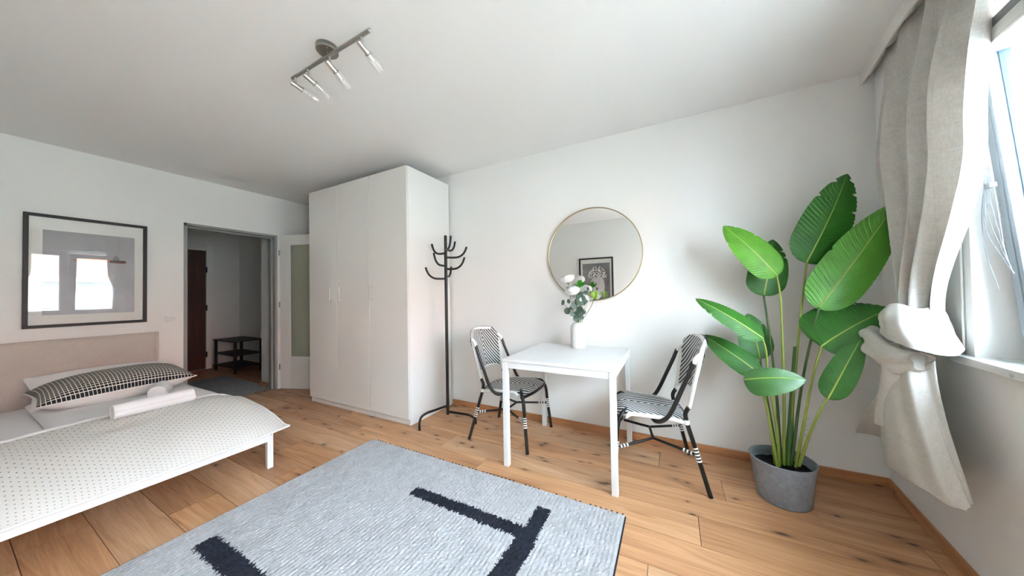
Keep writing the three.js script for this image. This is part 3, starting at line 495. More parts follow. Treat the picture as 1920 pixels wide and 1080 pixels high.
// ---------------------------------------------------------------- curtains knotted at the sides of the window
const linenTex = tex(512, 512, (u, v) => { const a = noise(u * 40, v * 512), b = noise(u * 512, v * 40), c = fbm(u * 9, v * 9, 3); const s = 208 + 20 * (a - 0.5) + 16 * (b - 0.5) + 10 * (c - 0.5); return [s, s - 4, s - 12]; });
M.linen = mat('#ffffff', 0.95, { map: rep(linenTex, 2), side: THREE.DoubleSide, transmission: 0.12, thickness: 0 });
function curtain(label, mirror) {
  const t = onWindowWall(thing('curtain', label, 'curtain', [0, 0, 0], 0, 'knotted linen curtains'));
  const U = (u) => mirror ? 2.82 - u : u, pt = (e, y, u) => [e, y, U(u)];
  const uv = (a, b) => [a * 1.4, b * 1.4];
  // upper drape: falls from the track and gathers into the knot
  const uL = (v) => lerp(lerp(0.3, 0.29, v), 0.585, Math.pow(smooth(0.4, 1.0, v), 1.2)), uR = (v) => lerp(lerp(0.985, 0.965, v), 0.725, Math.pow(smooth(0.5, 1.0, v), 1.3));
  part('drape', sheet((a, v) => {
    const ph = a * Math.PI * 2 * 3.6 + 0.9 * Math.sin(a * 6 + 1) + 0.6 * v * Math.sin(a * 9) + 2.2, A = lerp(0.021, 0.05, smooth(0, 0.35, v)) * lerp(1, 0.72, smooth(0.6, 1, v));
    const f = Math.sin(ph), fold = Math.sign(f) * Math.pow(Math.abs(f), 0.75);
    const mid = lerp(-0.03, -0.075, smooth(0, 0.5, v)) - 0.05 * Math.sin(Math.PI * a) * smooth(0.55, 1, v);
    const e = mid - A * fold - 0.006 * (fbm(a * 6, v * 8) - 0.5), y = lerp(2.445, 1.055, v);
    return pt(Math.min(-0.006, e), y, lerp(uL(v), uR(v), a) + 0.034 * Math.cos(ph) * lerp(1, 0.5, v));
  }, 160, 80, uv), M.linen, t);
  // knot: a wrapped band, a side loop, a hanging core
  const prof = (v) => lerp(0.08, 0.132, Math.pow(v, 0.8)) + 0.008 * Math.sin(v * Math.PI);
  const ring = (v, ph) => { // v from the neck down to the rim of the wrap
    const x = Math.cos(ph), z = Math.sin(ph), yb = 0.972 - 0.068 * z - 0.012 * Math.sin(ph * 2 + 0.6), k = 1 + 0.06 * Math.sin(ph * 2 + v * 4.5 + 0.6) + 0.035 * Math.sin(ph * 5 - v * 7) + 0.02 * Math.sin(ph * 11 + v * 3);
    return pt(-0.118 + prof(v) * 0.78 * x * k, lerp(1.092 + 0.01 * Math.sin(ph * 3), yb, v), 0.655 + 0.045 * v + prof(v) * z * k); };
  part('knot', [sheet((a, b) => ring(b, a * Math.PI * 2), 90, 26, uv),
    sheet((a, b) => { const q = ring(1, a * Math.PI * 2), c = pt(-0.118, 0.96, 0.68); return [lerp(q[0], c[0], b * 0.6), q[1] - 0.012 * Math.sin(b * 3.1) + 0.05 * b, lerp(q[2], c[2], b * 0.6)]; }, 90, 8, uv),
    sheet((a, b) => { const q = ring(0, a * Math.PI * 2); return [lerp(q[0], -0.118, b * 0.3), q[1] + 0.008 * Math.sin(b * 3.14) - 0.05 * b, lerp(q[2], U(0.655), b * 0.3)]; }, 90, 6, uv)], M.linen, t);
  // loop pulled out to the side
  const lp = [pt(-0.14, 0.875, 0.79), pt(-0.18, 0.885, 0.71), pt(-0.2, 0.9, 0.61), pt(-0.2, 0.895, 0.5), pt(-0.185, 0.88, 0.4), pt(-0.17, 0.872, 0.31)];
  const LC = new THREE.CatmullRomCurve3(lp.map((q) => V(...q)));
  part('loop', sheet((a, b) => { const q = LC.getPoint(b), r = 0.062 * Math.pow(Math.sin(Math.PI * clamp(0.12 + 0.86 * b)), 0.55) * (1 + 0.16 * Math.sin(a * Math.PI * 2 * 3 + b * 5) + 0.12 * Math.sin(a * Math.PI * 2 * 5 - b * 9)); return [q.x + r * 0.85 * Math.cos(a * Math.PI * 2), q.y + r * Math.sin(a * Math.PI * 2) - 0.02 * Math.sin(b * 9), q.z]; }, 48, 40, uv), M.linen, t);
  // tail hanging below the knot
  part('tail', sheet((a, v) => {
    const ph = a * Math.PI * 2, z = Math.sin(ph), x = Math.cos(ph), ru = lerp(0.085, 0.255, Math.pow(smooth(0, 1.1, v), 0.85)), re = lerp(0.055, 0.07, v) * (x < 0 ? 1.15 : 0.6), cu = lerp(0.665, 0.735, v);
    const k = 1 + lerp(0.14, 0.03, v) * Math.sin(ph * 6 + 2.5 * v) + 0.03 * Math.sin(ph * 11 + 4 * v), yb = 0.405 - 0.1 * Math.pow(clamp((0.3 - z) / 1.3), 1.5);
    const y = lerp(0.945, yb, v) + (x > 0 ? 0.015 * v : 0);
    return pt(-0.105 + re * x * k - 0.03 * Math.sin(v * 2.6), y, cu + ru * z * k);
  }, 96, 50, uv), M.linen, t);
  part('pleat', sheet((a, v) => { const u0 = lerp(0.68, 0.645, v), w = lerp(0.03, 0.085, v), s = (a - 0.5) * 2; return pt(-0.17 - 0.045 * (1 - s * s) - 0.012 * v, lerp(0.93, 0.55, v), u0 + s * w * (1 - 0.3 * v * v) + 0.02 * Math.sin(v * 5)); }, 18, 24, uv), M.linen, t);
  // loose corner of the fabric swinging out towards the room corner
  part('corner_flap', [sheet((a, v) => { const top = lerp(0.63, 0.55, a), bot = lerp(0.1, 0.52, a), u = lerp(top, bot, Math.pow(v, 0.9)), y = lerp(0.9, lerp(0.32, 0.3, a) + 0.06 * Math.sin(a * 3.1), v); return pt(-0.1 - 0.03 * Math.sin(a * 5 + v * 2) - 0.03 * (1 - a) * v, y, u); }, 24, 24, uv),
    sheet((a, v) => { const u = lerp(lerp(0.45, 0.62, a), lerp(0.2, 0.5, a), v), y = lerp(0.5, lerp(0.2, 0.23, a), v); return pt(-0.05 - 0.02 * Math.sin(a * 4 + 1), y, u); }, 16, 16, uv)], M.linen, t);
}
curtain('long linen curtain tied in a big knot beside the tall plant', false);
curtain('long linen curtain tied in a knot on the window side away from the plant', true);
// ---------------------------------------------------------------- bed
const softTex = tex(256, 256, (u, v) => 128 + 70 * (fbm(u * 80, v * 80, 2) - 0.5) + 50 * (noise(u * 256, v * 256) - 0.5), false);
M.sheet = mat('#f3f3f2', 0.85, { bumpMap: rep(softTex, 4), bumpScale: 0.0005 });
M.towel = mat('#f5f5f4', 0.97, { bumpMap: rep(softTex, 12), bumpScale: 0.003, sheen: 0.4, sheenRoughness: 0.7 });
const BZ0 = 1.49, BZ1 = 2.95, FX = -2.475;
{
  const t = thing('bed_frame', 'white bed frame with a beige upholstered headboard', 'bed', [-3.48, 0, 2.22]), o = (x0, y0, z0, x1, y1, z1, r) => bx(x0 + 3.48, y0, z0 - 2.22, x1 + 3.48, y1, z1 - 2.22, r);
  const beige = mat('#ffffff', 0.95, { map: tex(512, 512, (u, v) => { const s = 196 + 14 * (noise(u * 512, v * 100) - 0.5) + 14 * (noise(u * 100, v * 512) - 0.5) + 12 * (fbm(u * 4, v * 4, 3) - 0.5); return [s + 3, s - 7, s - 16]; }) });
  // soft headboard cover with a few slack creases
  const hb = sheet((a, b) => { const z = lerp(1.565, BZ1 + 0.02, a), y = lerp(0.2, 0.865, b), ed = Math.min(smooth(0, 0.03, a), smooth(1, 0.97, a), smooth(1, 0.96, b)); return [-4.455 + 0.028 * ed + 0.003 * Math.sin((a * 5 + b * 2.2) * 6) * ed * (1 - b) + 0.002 * fbm(a * 12, b * 6) + 3.48, y - 0.004 * Math.sin(a * 3.1), z - 2.22]; }, 60, 30, (a, b) => [a * 3, b * 1.4]);
  part('headboard', [hb, o(XL + 0.014, 0.2, 1.565, -4.44, 0.862, BZ1 + 0.02, 0.006)], beige, t, 'beige fabric headboard');
  part('foot_rail', o(FX - 0.022, 0.185, BZ0 + 0.03, FX, 0.258, BZ1, 0.002), M.white, t);
  for (const [z0, z1] of [[BZ0, BZ0 + 0.022], [BZ1 - 0.022, BZ1]]) part('side_rail', o(-4.44, 0.185, z0 + 0.006, FX - 0.03, 0.258, z1 + 0.006, 0.002), M.white, t);
  for (const [x, z] of [[FX - 0.034, BZ0], [FX - 0.034, BZ1 - 0.034], [-4.44, BZ0], [-4.44, BZ1 - 0.034]]) part('leg', o(x, 0, z, x + 0.034, 0.258, z + 0.034, 0.002), M.white, t);
  for (let k = 0; k < 13; k++) part('slat', o(-4.36 + k * 0.147, 0.2, BZ0 + 0.03, -4.36 + k * 0.147 + 0.07, 0.212, BZ1 - 0.03, 0.002), mat('#d9b98c', 0.7), t);
  part('screw', cyl(0.004, 0.004, 0.002, 0, 0, 0, 10).rotateZ(Math.PI / 2).translate(FX + 3.48, 0.228, BZ0 + 0.012 - 2.22), M.black, t);
  const m = thing('mattress', 'white sheeted mattress on the bed frame', 'mattress', [-3.46, 0.212, 2.22]);
  const g = new RoundedBoxGeometry(1.66, 0.155, 1.4, 6, 0.06); g.translate(-0.12, 0.0775, 0); part('body', boxUV(g), M.sheet, m);
  const d = thing('duvet', 'white duvet lying on the doorway half of the bed', 'duvet', [-3.72, 0.373, 1.87]);
  part('cover', [sheet((a, b) => { const x = (a - 0.5) * 1.3, z = (b - 0.5) * 0.79, ed = Math.min(1, Math.min(a, 1 - a) / 0.04, Math.min(b, 1 - b) / 0.06), r = Math.sqrt(clamp(1 - (1 - ed) ** 2)); let y = 0.004 + 0.026 * r + 0.012 * (fbm(a * 5 + 2, b * 4, 3) - 0.5) * r; if (b < 0.06) y -= 0.035 * Math.pow(1 - b / 0.06, 2); return [x, y, z]; }, 70, 44, (a, b) => [a * 1.72, b * 0.8])], M.sheet, d);
}
{ // dotted bedspread over the foot half
  const dotTex = tex(256, 256, (u, v) => { const d = Math.min(Math.hypot((u - 0.25) * 0.036, (v - 0.25) * 0.042), Math.hypot((u - 0.75) * 0.036, (v - 0.75) * 0.042)); const k = smooth(0.0031, 0.0023, d), q = 0.5 * (noise(u * 90, v * 90) - 0.5); const s = 238 + 12 * q; return [lerp(s, 66, k), lerp(s - 2, 64, k), lerp(s - 9, 66, k)]; });
  const waffle = tex(128, 128, (u, v) => 128 + 100 * Math.sin(u * 2 * Math.PI * 8) * Math.sin(v * 2 * Math.PI * 8), false);
  const sp = mat('#ffffff', 0.92, { map: dotTex, bumpMap: waffle, bumpScale: 0.0012, side: THREE.DoubleSide });
  const t = thing('bedspread', 'white bedspread with small black dots over the foot of the bed', 'bedspread', [-3.0, 0.3, 2.2]);
  const X0s = -3.27, LX = 0.82, P = (a, b, off = 0) => {
    const q = Math.pow(Math.sin(a * Math.PI / 2), 0.8), z = lerp(1.43, 2.985, b);
    let x = X0s + LX * q + 0.02 * Math.sin(b * 9 + 1) * (1 - a), k = Math.pow(Math.max(0, 1 - Math.pow(q, 2.5)), 0.62);
    const side = clamp((1.6 - z) / 0.17), other = clamp((z - 2.85) / 0.14);
    let y = 0.237 + 0.196 * k + 0.016 * (fbm(x * 5 + 30, z * 5, 3) - 0.5) * 2 * k - 0.06 * side * side * k - 0.1 * other * other * k;
    y += 0.035 * side * smooth(0.75, 1, a); x += 0.055 * side * smooth(0.6, 1, a);
    y -= 0.02 * (1 - smooth(0, 0.06, a));
    return [x + 3.0, y - 0.3 - off, z - 2.2]; };
  const uvf = (a, b) => [b * 1.555 / 0.036, a * 0.93 / 0.042];
  part('cover', sheet((a, b) => P(a, b), 90, 110, uvf), sp, t);
  const hem = (f, n) => { const q = []; for (let i = 0; i <= n; i++) q.push(V(...f(i / n))); return q; };
  part('hem', [sweep(hem((s) => P(1, s, -0.002), 30), 0.006, 90, 8), sweep(hem((s) => P(s, 0, -0.002), 20), 0.007, 60, 8), sweep(hem((s) => P(0, s, -0.004), 24), 0.009, 80, 8)], mat('#f0efec', 0.92), t, 'white hem');
}
function pillow(name, label, cat, hx, hz, hy, mats, pos, rot, group) {
  const t = thing(name, label, cat, pos, 0, group); t.rotation.set(...rot);
  const f = (sgn) => (a, b) => { const x = (a - 0.5) * 2, z = (b - 0.5) * 2, e = Math.pow(clamp((1 - Math.pow(Math.abs(x), 2.6)) * (1 - Math.pow(Math.abs(z), 2.6))), 0.55), pin = 1 - 0.07 * (1 - Math.pow(Math.abs(x * z), 1.5)) * (Math.abs(x) > Math.abs(z) ? Math.abs(x) : Math.abs(z)) ** 6; return [x * hx * pin, sgn * hy * e + 0.008 * (fbm(a * 7 + hx * 30, b * 7, 3) - 0.5) * e, z * hz * pin]; };
  part('cover_top', sheet((a, b) => f(1)(a, 1 - b), 44, 44, (a, b) => [a * hx * 2, b * hz * 2]), mats[0], t); part('cover_underside', sheet(f(-1), 44, 44, (a, b) => [a * hx * 2, b * hz * 2]), mats[1], t);
  part('seam', sweep([...Array(41)].map((_, i) => { const q = i / 40 * 4, k = Math.floor(q) % 4, s = q - Math.floor(q); return V(...f(1)(...[[s, 0], [1, s], [1 - s, 1], [0, 1 - s]][k])); }), 0.004, 120, 6), mats[1], t);
  return t;
}
pillow('pillow', 'plain white pillow leaning on the beige headboard', 'pillow', 0.2, 0.36, 0.09, [M.sheet, M.sheet], [-4.215, 0.49, 1.91], [0, 0, -0.5], null);
{
  const dash = tex(256, 256, (u, v) => { const U = u * 6 % 1, W = v * 4 % 1, w = 0.04 * (noise(u * 60, v * 60) - 0.5); const on = U > 0.14 + w && U < 0.9 + w && W > 0.1 && W < 0.92; const s = 20 * noise(u * 200, v * 200); return on ? [20 + s, 20 + s, 22 + s] : [226 + s * 0.6, 224 + s * 0.6, 218]; });
  const m = mat('#ffffff', 0.85, { map: rep(dash, 1 / 0.1, 1 / 0.075), bumpMap: rep(softTex, 5), bumpScale: 0.0012 });
  pillow('pillow', 'pillow with rows of black dashes on white lying before the plain white pillow', 'pillow', 0.225, 0.39, 0.12, [m, mat('#ece8e4', 0.9)], [-3.99, 0.5, 1.89], [0.03, 0.02, -0.09], null);
}
function towel(label, pos, turn, len, r, turns) {
  const t = thing('rolled_towel', label, 'towel', pos, turn, 'rolled towels on the bed');
  const sh = new THREE.Shape(), N = turns * 26, rad = (i) => lerp(0.008, r, i / N); const p = (i, k) => { const a = i / 26 * Math.PI * 2, q = Math.max(0.002, rad(i) - k); return [q * Math.cos(a), q * Math.sin(a)]; };
  const th = (r - 0.008) / turns * 0.86; sh.moveTo(...p(0, 0)); for (let i = 1; i <= N; i++) sh.lineTo(...p(i, 0)); for (let i = N; i >= 0; i--) sh.lineTo(...p(i, th)); 
  const g = new THREE.ExtrudeGeometry(sh, { depth: len - 0.012, bevelEnabled: true, bevelSize: 0.003, bevelThickness: 0.006, bevelSegments: 2, curveSegments: 2 }); g.translate(0, r, -len / 2 + 0.006);
  part('roll', boxUV(g), M.towel, t);
}
towel('long white towel roll lying on the edge of the dotted bedspread', [-3.115, 0.432, 1.89], 0.06, 0.37, 0.047, 4);
towel('small white towel roll lying between the towel roll and the pillows', [-3.62, 0.404, 1.75], 1.2, 0.22, 0.055, 4);
// ---------------------------------------------------------------- framed pictures
function picture(name, label, w, h, pos, turn, map, inset) {
  const t = thing(name, label, 'picture', pos, turn), b = 0.024, d = 0.03;
  part('frame', [bx(-w / 2, -h / 2, 0.001, w / 2, -h / 2 + b, d, 0.002), bx(-w / 2, h / 2 - b, 0.001, w / 2, h / 2, d, 0.002), bx(-w / 2, -h / 2 + b, 0.001, -w / 2 + b, h / 2 - b, d, 0.002), bx(w / 2 - b, -h / 2 + b, 0.001, w / 2, h / 2 - b, d, 0.002)], M.blackwood, t, 'black frame');
  const [l, bo, r, to] = inset;
  part('mat_board', [bx(-w / 2 + b, -h / 2 + b, 0.004, -w / 2 + l, h / 2 - b, 0.012), bx(w / 2 - r, -h / 2 + b, 0.004, w / 2 - b, h / 2 - b, 0.012), bx(-w / 2 + l, -h / 2 + b, 0.004, w / 2 - r, -h / 2 + bo, 0.012), bx(-w / 2 + l, h / 2 - to, 0.004, w / 2 - r, h / 2 - b, 0.012)], mat('#eceae4', 0.9), t, 'white mat board');
  const g = new THREE.PlaneGeometry(w - l - r + 0.01, h - bo - to + 0.01); g.translate((l - r) / 2, (bo - to) / 2, 0.007); part('print', g, mat('#ffffff', 0.8, { map }), t);
  part('glazing', bx(-w / 2 + b, -h / 2 + b, 0.018, w / 2 - b, h / 2 - b, 0.02), M.pane, t, 'clear glazing');
}
{
  const map = tex(512, 700, (u, v) => { // pale grey sky over a pale plain, an orange stripe with a small dark shape
    const n = fbm(u * 5, v * 5, 4), s = lerp(196, 176, v) + 18 * (n - 0.5); let c = [s, s, s + 3];
    const st = smooth(0.018, 0.008, Math.abs(v - 0.665 + 0.012 * Math.sin(u * 9))) * smooth(0.28, 0.36, u) * smooth(0.9, 0.82, u); c = c.map((x, i) => lerp(x, [205, 120, 82][i], st * 0.9));
    const w = smooth(0.05, 0.042, Math.abs(u - 0.77) + Math.abs(v - 0.7) * 0.9); c = c.map((x, i) => lerp(x, [140, 138, 136][i], w));
    const b = smooth(0.02, 0.014, Math.abs(v - 0.665)) * smooth(0.1, 0.09, Math.abs(u - 0.79)); c = c.map((x, i) => lerp(x, [70, 50, 46][i], b * 0.8));
    return c; });
  picture('framed_picture', 'black framed print with a white mat hanging above the headboard', 0.636, 0.922, [XL, 1.4245, 1.953], Math.PI / 2, map, [0.085, 0.1, 0.075, 0.125]);
  const map2 = tex(400, 600, (u, v) => { // generic grey print: soft pale oval below a speckled band on a dark ground
    const n = fbm(u * 6, v * 9, 4); let s = lerp(96, 130, u) + 40 * (n - 0.5);
    const o = smooth(1.04, 0.96, Math.hypot((u - 0.46) / 0.26, (v - 0.42) / 0.3)); s = lerp(s, 205 + 20 * (n - 0.5), o);
    const band = smooth(1.04, 0.98, Math.hypot((u - 0.46) / 0.34, (v - 0.62) / 0.3)) * smooth(0.62, 0.66, v + 0.2 * (u - 0.46) ** 2); s = lerp(s, noise(u * 46, v * 60) > 0.5 ? 228 : 70, band);
    return [s, s * 0.985, s * 0.965]; });
  picture('framed_picture', 'black framed grey print on the wall facing the round mirror', 0.61, 0.91, [-1.2, 1.345, ZB], Math.PI, map2, [0.06, 0.08, 0.06, 0.1]);
}
// ---------------------------------------------------------------- rugs
{
  const x0 = -2.178, x1 = -0.236, z0 = 0.918, z1 = 2.33, W = x1 - x0, D = z1 - z0;
  const bars = [[-1.405, 1.226, -0.66, 1.3], [-0.69, 1.06, -0.61, 1.36], [-0.70, 1.3, -0.60, 1.75], [-1.99, 1.94, -1.3, 2.03]];
  const mark = (x, z) => { const jx = 0.012 * (noise(x * 170, z * 170) - 0.5) + 0.01 * (hash((x * 150) | 0, (z * 150) | 0) - 0.5), jz = 0.016 * (noise(x * 150 + 9, z * 60) - 0.5) + 0.012 * (hash((x * 170) | 0, ((z * 90) | 0) + 7) - 0.5), sk = 0.02 * Math.sin(z * 4); for (const [a, b, c, d] of bars) if (x + jx + sk > a && x + jx + sk < c && z + jz > b && z + jz < d) return 1; return 0; };
  const rugTex = tex(1600, 1160, (u, v) => { const x = x0 + u * W, z = z0 + v * D, row = noise(x * 150, z * 70), fl = hash((u * 1600) | 0, (v * 1160) | 0), f = fbm(x * 26, z * 18, 3); if (mark(x, z)) { const s = 16 + 26 * fl * row + 20 * f; return [s * 0.75, s * 0.85, s * 1.25]; } const s = 182 + 14 * (row - 0.5) + 26 * (fl - 0.5) + 24 * (f - 0.5); return [s, s - 2, s - 1]; });
  const t = thing('area_rug', 'pale grey pile rug with dark navy line marks', 'rug', [(x0 + x1) / 2, 0.0005, (z0 + z1) / 2]);
  const nx = 420, nz = 300;
  part('pile', [sheet((a, b) => { const x = x0 + a * W, z = z0 + b * D, ed = Math.min(1, Math.min(a * W, (1 - a) * W, b * D, (1 - b) * D) / 0.012), rib = Math.sin(x * 2 * Math.PI / 0.021 + 1.5 * noise(z * 9, x * 3)); return [(a - 0.5) * W, (0.004 + 0.008 * Math.sqrt(ed)) + (0.0035 * (noise(x * 190, z * 90) - 0.5) + 0.0035 * (hash(a * nx | 0, b * nz | 0) - 0.5) + 0.0011 * rib + 0.002 * (fbm(x * 12, z * 12, 2) - 0.5)) * ed, (b - 0.5) * D]; }, nx, nz, (a, b) => [a, b]), bx(-W / 2, 0, -D / 2, W / 2, 0.004, D / 2)], mat('#ffffff', 1, { map: rugTex, side: THREE.DoubleSide }), t);
  const st = []; for (let x = x0 + 0.02; x < x1 - 0.01; x += 0.028) if (hash((x * 1000) | 0, 5) > 0.25) st.push(bx(x - (x0 + x1) / 2, 0.002, -D / 2 - 0.004, x + 0.009 - (x0 + x1) / 2, 0.009, -D / 2 + 0.001));
  st.push(bx(W / 2 - 0.002, 0, -D / 2 + 0.01, W / 2 + 0.004, 0.0075, D / 2));
  part('edge_stitching', st, mat('#20242c', 0.95), t, 'dark stitched edge').userData.kind = 'stuff';
}
{
  const x0 = -6.03, x1 = -4.58, z0 = 0.52, z1 = 1.3, t = thing('hall_rug', 'grey woven rug with short fringes on the hallway floor', 'rug', [(x0 + x1) / 2, 0.0005, (z0 + z1) / 2]), W = x1 - x0, D = z1 - z0;
  const m = tex(512, 256, (u, v) => { const s = 160 + 50 * (noise(u * 190, v * 60) - 0.5) + 40 * (hash((u * 512) | 0, (v * 256) | 0) - 0.5); return [s, s + 1, s + 4]; });
  part('weave', sheet((a, b) => [(a - 0.5) * W, 0.008 + 0.002 * (hash(a * 150 | 0, b * 80 | 0) - 0.5), (b - 0.5) * D], 150, 80), mat('#ffffff', 1, { map: m, side: THREE.DoubleSide }), t);
  const fr = []; for (let z = -D / 2; z < D / 2; z += 0.022) fr.push(sweep([[W / 2, 0.006, z], [W / 2 + 0.02, 0.005, z + rr(-0.004, 0.004)], [W / 2 + 0.045, 0.003, z + rr(-0.01, 0.01)]], 0.0032, 6, 5)); const f = part('fringe', fr, mat('#8b8d92', 1), t); f.userData.kind = 'stuff';
}
// ---------------------------------------------------------------- hallway shelf
{
  const x0 = -6.69, x1 = -5.97, z0 = 0.06, z1 = 0.43, t = thing('side_shelf', 'black low three-tier shelf standing in the hallway corner', 'shelf', [(x0 + x1) / 2, 0, (z0 + z1) / 2]), a = (x1 - x0) / 2, b = (z1 - z0) / 2;
  part('top', bx(-a - 0.012, 0.492, -b - 0.012, a + 0.012, 0.51, b + 0.012, 0.002), M.blackwood, t);
  for (const y of [0.29, 0.1]) part('shelf', bx(-a + 0.005, y - 0.014, -b + 0.005, a - 0.005, y, b - 0.005, 0.002), M.blackwood, t);
  for (const [sx, sz] of [[1, 1], [1, -1], [-1, 1], [-1, -1]]) part('leg', bx(sx * a, 0, sz * b, sx * (a - 0.034), 0.492, sz * (b - 0.034), 0.002), M.blackwood, t);
}
// ---------------------------------------------------------------- ceiling spotlights (switched off)
{
  const t = thing('ceiling_spotlight', 'satin steel ceiling bar with four small glass spotlights, switched off', 'ceiling lamp', [-1.549, H, 1.66]);
  part('base', lathe([[0, -0.001], [0.052, -0.001], [0.052, -0.024], [0.049, -0.028], [0, -0.028]].reverse(), 48), M.steel, t); part('screw', [cyl(0.004, 0.004, 0.004, 0.03, -0.031, 0.02, 10), cyl(0.004, 0.004, 0.004, -0.03, -0.031, -0.02, 10)], M.chrome, t);
  part('post', [cyl(0.008, 0.008, 0.03, 0, -0.052, 0)], M.steel, t);
  const bar = sweep([[-0.326, -0.05, 0], [0.326, -0.05, 0]], 0.0095, 4, 14); part('bar', bar, M.steel, t);
  for (const e of [-1, 1]) part('end_cap', new THREE.SphereGeometry(0.0098, 14, 8).translate(e * 0.326, -0.05, 0), M.chrome, t);
  [[-0.298, V(0.25, -0.3, -0.8)], [-0.175, V(0.12, -0.35, -0.85)], [0.02, V(0, -0.45, -0.85)], [0.27, V(0.02, -0.42, -0.9)]].forEach(([x, d]) => {
    const s = new THREE.Group(); s.name = 'spot'; s.position.set(x, -0.05, 0); t.add(s); d.normalize(); const q = new THREE.Quaternion().setFromUnitVectors(V(0, 1, 0), d);
    part('stem', [cyl(0.0055, 0.0055, 0.04, 0, -0.045, 0, 12), new THREE.SphereGeometry(0.0085, 12, 8).translate(0, -0.046, 0)], M.chrome, s);
    const put = (g) => { g.applyQuaternion(q); g.translate(0, -0.05, 0); return g; };
    part('lamp_cap', put(lathe([[0, -0.02], [0.012, -0.02], [0.0125, -0.018], [0.0125, 0.03], [0.016, 0.034], [0.016, 0.04], [0, 0.04]], 28)), M.chrome, s);
    part('glass_shade', put(lathe([[0.015, 0.038], [0.0225, 0.045], [0.0235, 0.12], [0.022, 0.12], [0.021, 0.046], [0.014, 0.04]], 28)), mat('#ffffff', 0.08, { transmission: 1, thickness: 0, ior: 1.45 }), s, 'clear glass tube shade');
    part('bulb', put(lathe([[0, 0.035], [0.007, 0.036], [0.0075, 0.07], [0.004, 0.078], [0, 0.079]], 16)), mat('#eceade', 0.3), s);
  });
}
// ---------------------------------------------------------------- sockets and switch
function plate(name, label, w, h, pos, turn, n, sw) {
  const t = thing(name, label, sw ? 'switch' : 'socket', pos, turn);
  part('plate', bx(-w / 2, -h / 2, 0, w / 2, h / 2, 0.01, 0.003), M.plastic, t);
  for (let k = 0; k < n; k++) { const [ox, oy] = w > h ? [(k - (n - 1) / 2) * w / n, 0] : [0, (k - (n - 1) / 2) * h / n];
    if (sw) part('rocker', bx(ox - w / n * 0.42, -h * 0.4, 0.008, ox + w / n * 0.42, h * 0.4, 0.0145, 0.002), M.white, t);
    else { const c = part('socket_well', lathe([[0, 0.004], [0.0185, 0.004], [0.0195, 0.012], [0.022, 0.012], [0.022, 0.01]], 32).rotateX(Math.PI / 2).translate(ox, oy, 0), M.white, t);
      for (const s of [-1, 1]) part('pin_hole', cyl(0.0028, 0.0028, 0.002, 0, 0, 0, 10).rotateX(Math.PI / 2).translate(ox + s * 0.0095, oy, 0.004), M.black, c);
      for (const s of [-1, 1]) part('earth_clip', bx(ox - 0.002, oy + s * 0.0165, 0.004, ox + 0.002, oy + s * 0.0195, 0.013), M.steel, c); } }
}
plate('wall_socket', 'white double wall socket behind the bistro chair nearest the wardrobe', 0.152, 0.08, [-1.7, 0.3, 0], 0, 2);
plate('wall_socket', 'white upright double wall socket behind the potted plant', 0.075, 0.12, [0.745, 0.285, 0], 0, 2);
plate('light_switch', 'small white double light switch between the picture and the doorway', 0.07, 0.05, [XL, 0.98, 1.475], Math.PI / 2, 2, true);
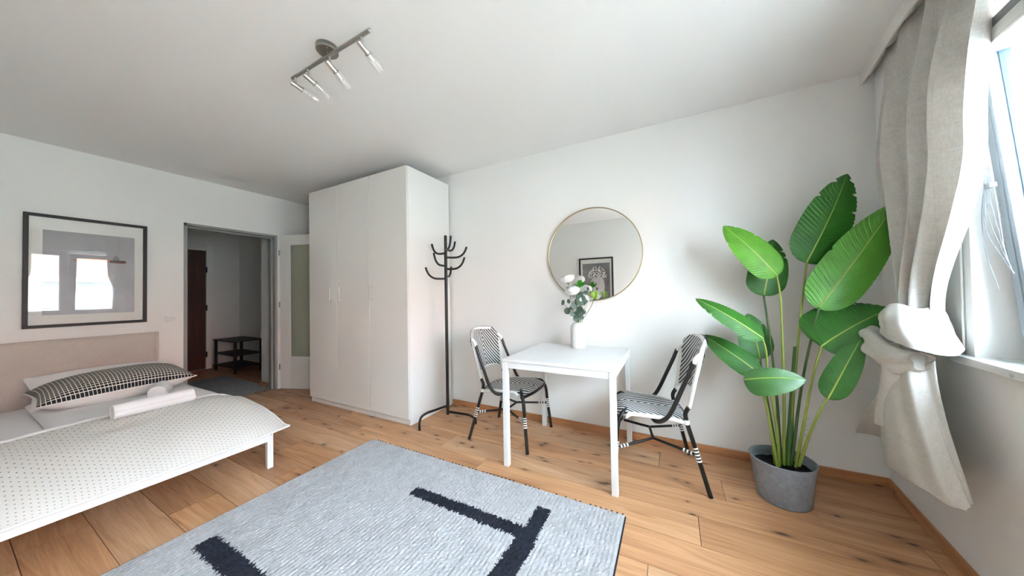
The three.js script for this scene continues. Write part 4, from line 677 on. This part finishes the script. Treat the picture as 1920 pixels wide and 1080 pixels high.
// ---------------------------------------------------------------- outside the window
struct('street', 'pale grey street below the window', 'street', [bx(2.5, -6.3, -30, 45, -6, 40)], mat('#64635f', 0.9));
{
  const b = thing('apartment_house', 'pale plastered house with a red tiled roof across the street', 'building', [15, -6, 3]);
  part('facade', bx(0, 0, -20, 9, 8.2, 22), mat('#b3aea3', 0.85), b);
  const rs = new THREE.Shape([[-0.5, 8.2], [4.5, 12.6], [9.5, 8.2]].map((q) => new THREE.Vector2(...q))); const rg = new THREE.ExtrudeGeometry(rs, { depth: 42.6, bevelEnabled: false }); rg.translate(0, 0, -20.3); part('roof', boxUV(rg), mat('#c4816c', 0.85), b, 'red tiled roof');
  part('eave', bx(-0.55, 8.05, -20.3, 0, 8.25, 22.3), mat('#d8d2c6', 0.8), b); part('cornice', bx(-0.12, 6.9, -20, 0, 7.05, 22), mat('#b9b3a7', 0.8), b);
  for (let z = -16; z <= 18; z += 3.1) for (const y of [1.4, 4.7]) { const w = part('window', [bx(-0.06, y, z - 0.55, 0.02, y + 1.5, z - 0.48), bx(-0.06, y, z + 0.48, 0.02, y + 1.5, z + 0.55), bx(-0.06, y, z - 0.48, 0.02, y + 0.07, z + 0.48), bx(-0.06, y + 1.43, z - 0.48, 0.02, y + 1.5, z + 0.48), bx(-0.05, y, z - 0.03, 0.02, y + 1.5, z + 0.03)], mat('#f2f0ea', 0.6), b); part('pane', bx(-0.02, y + 0.07, z - 0.48, 0.0, y + 1.43, z + 0.48), mat('#3a444c', 0.1), w); }
  for (const z of [-9, 2, 12]) part('chimney', bx(3.6, 11, z, 4.4, 13.4, z + 0.9), mat('#c9bfae', 0.9), b);
  const t = thing('bare_tree', 'leafless street tree outside the window', 'tree', [9.5, -6, 4.5]); const tw = [], bark = mat('#6b5c50', 0.9); part('trunk', sweep([[0, 0, 0], [0.1, 2.5, 0], [0, 5, 0.1]], (q) => lerp(0.2, 0.12, q), 20, 9), bark, t);
  const grow = (p, d, L, r, k) => { const e = p.clone().addScaledVector(d, L); tw.push(sweep([p, p.clone().lerp(e, 0.5).add(V(rr(-0.1, 0.1) * L, 0, rr(-0.1, 0.1) * L)), e], (q) => r * lerp(1, 0.6, q), 5, 5)); if (k) for (let i = 0; i < 3; i++) grow(e, d.clone().add(V(rr(-0.7, 0.7), rr(-0.2, 0.4), rr(-0.7, 0.7))).normalize(), L * rr(0.6, 0.8), r * 0.55, k - 1); };
  for (let i = 0; i < 5; i++) grow(V(0, 4 + i * 0.25, 0.1), V(rr(-0.7, 0.7), 1, rr(-0.8, 0.8)).normalize(), 1.5, 0.07, 3); part('branches', tw, bark, t);
}
scene.traverse((c) => { if (c.isMesh) { c.castShadow = true; c.receiveShadow = true; } });
renderer.render(scene, camera);
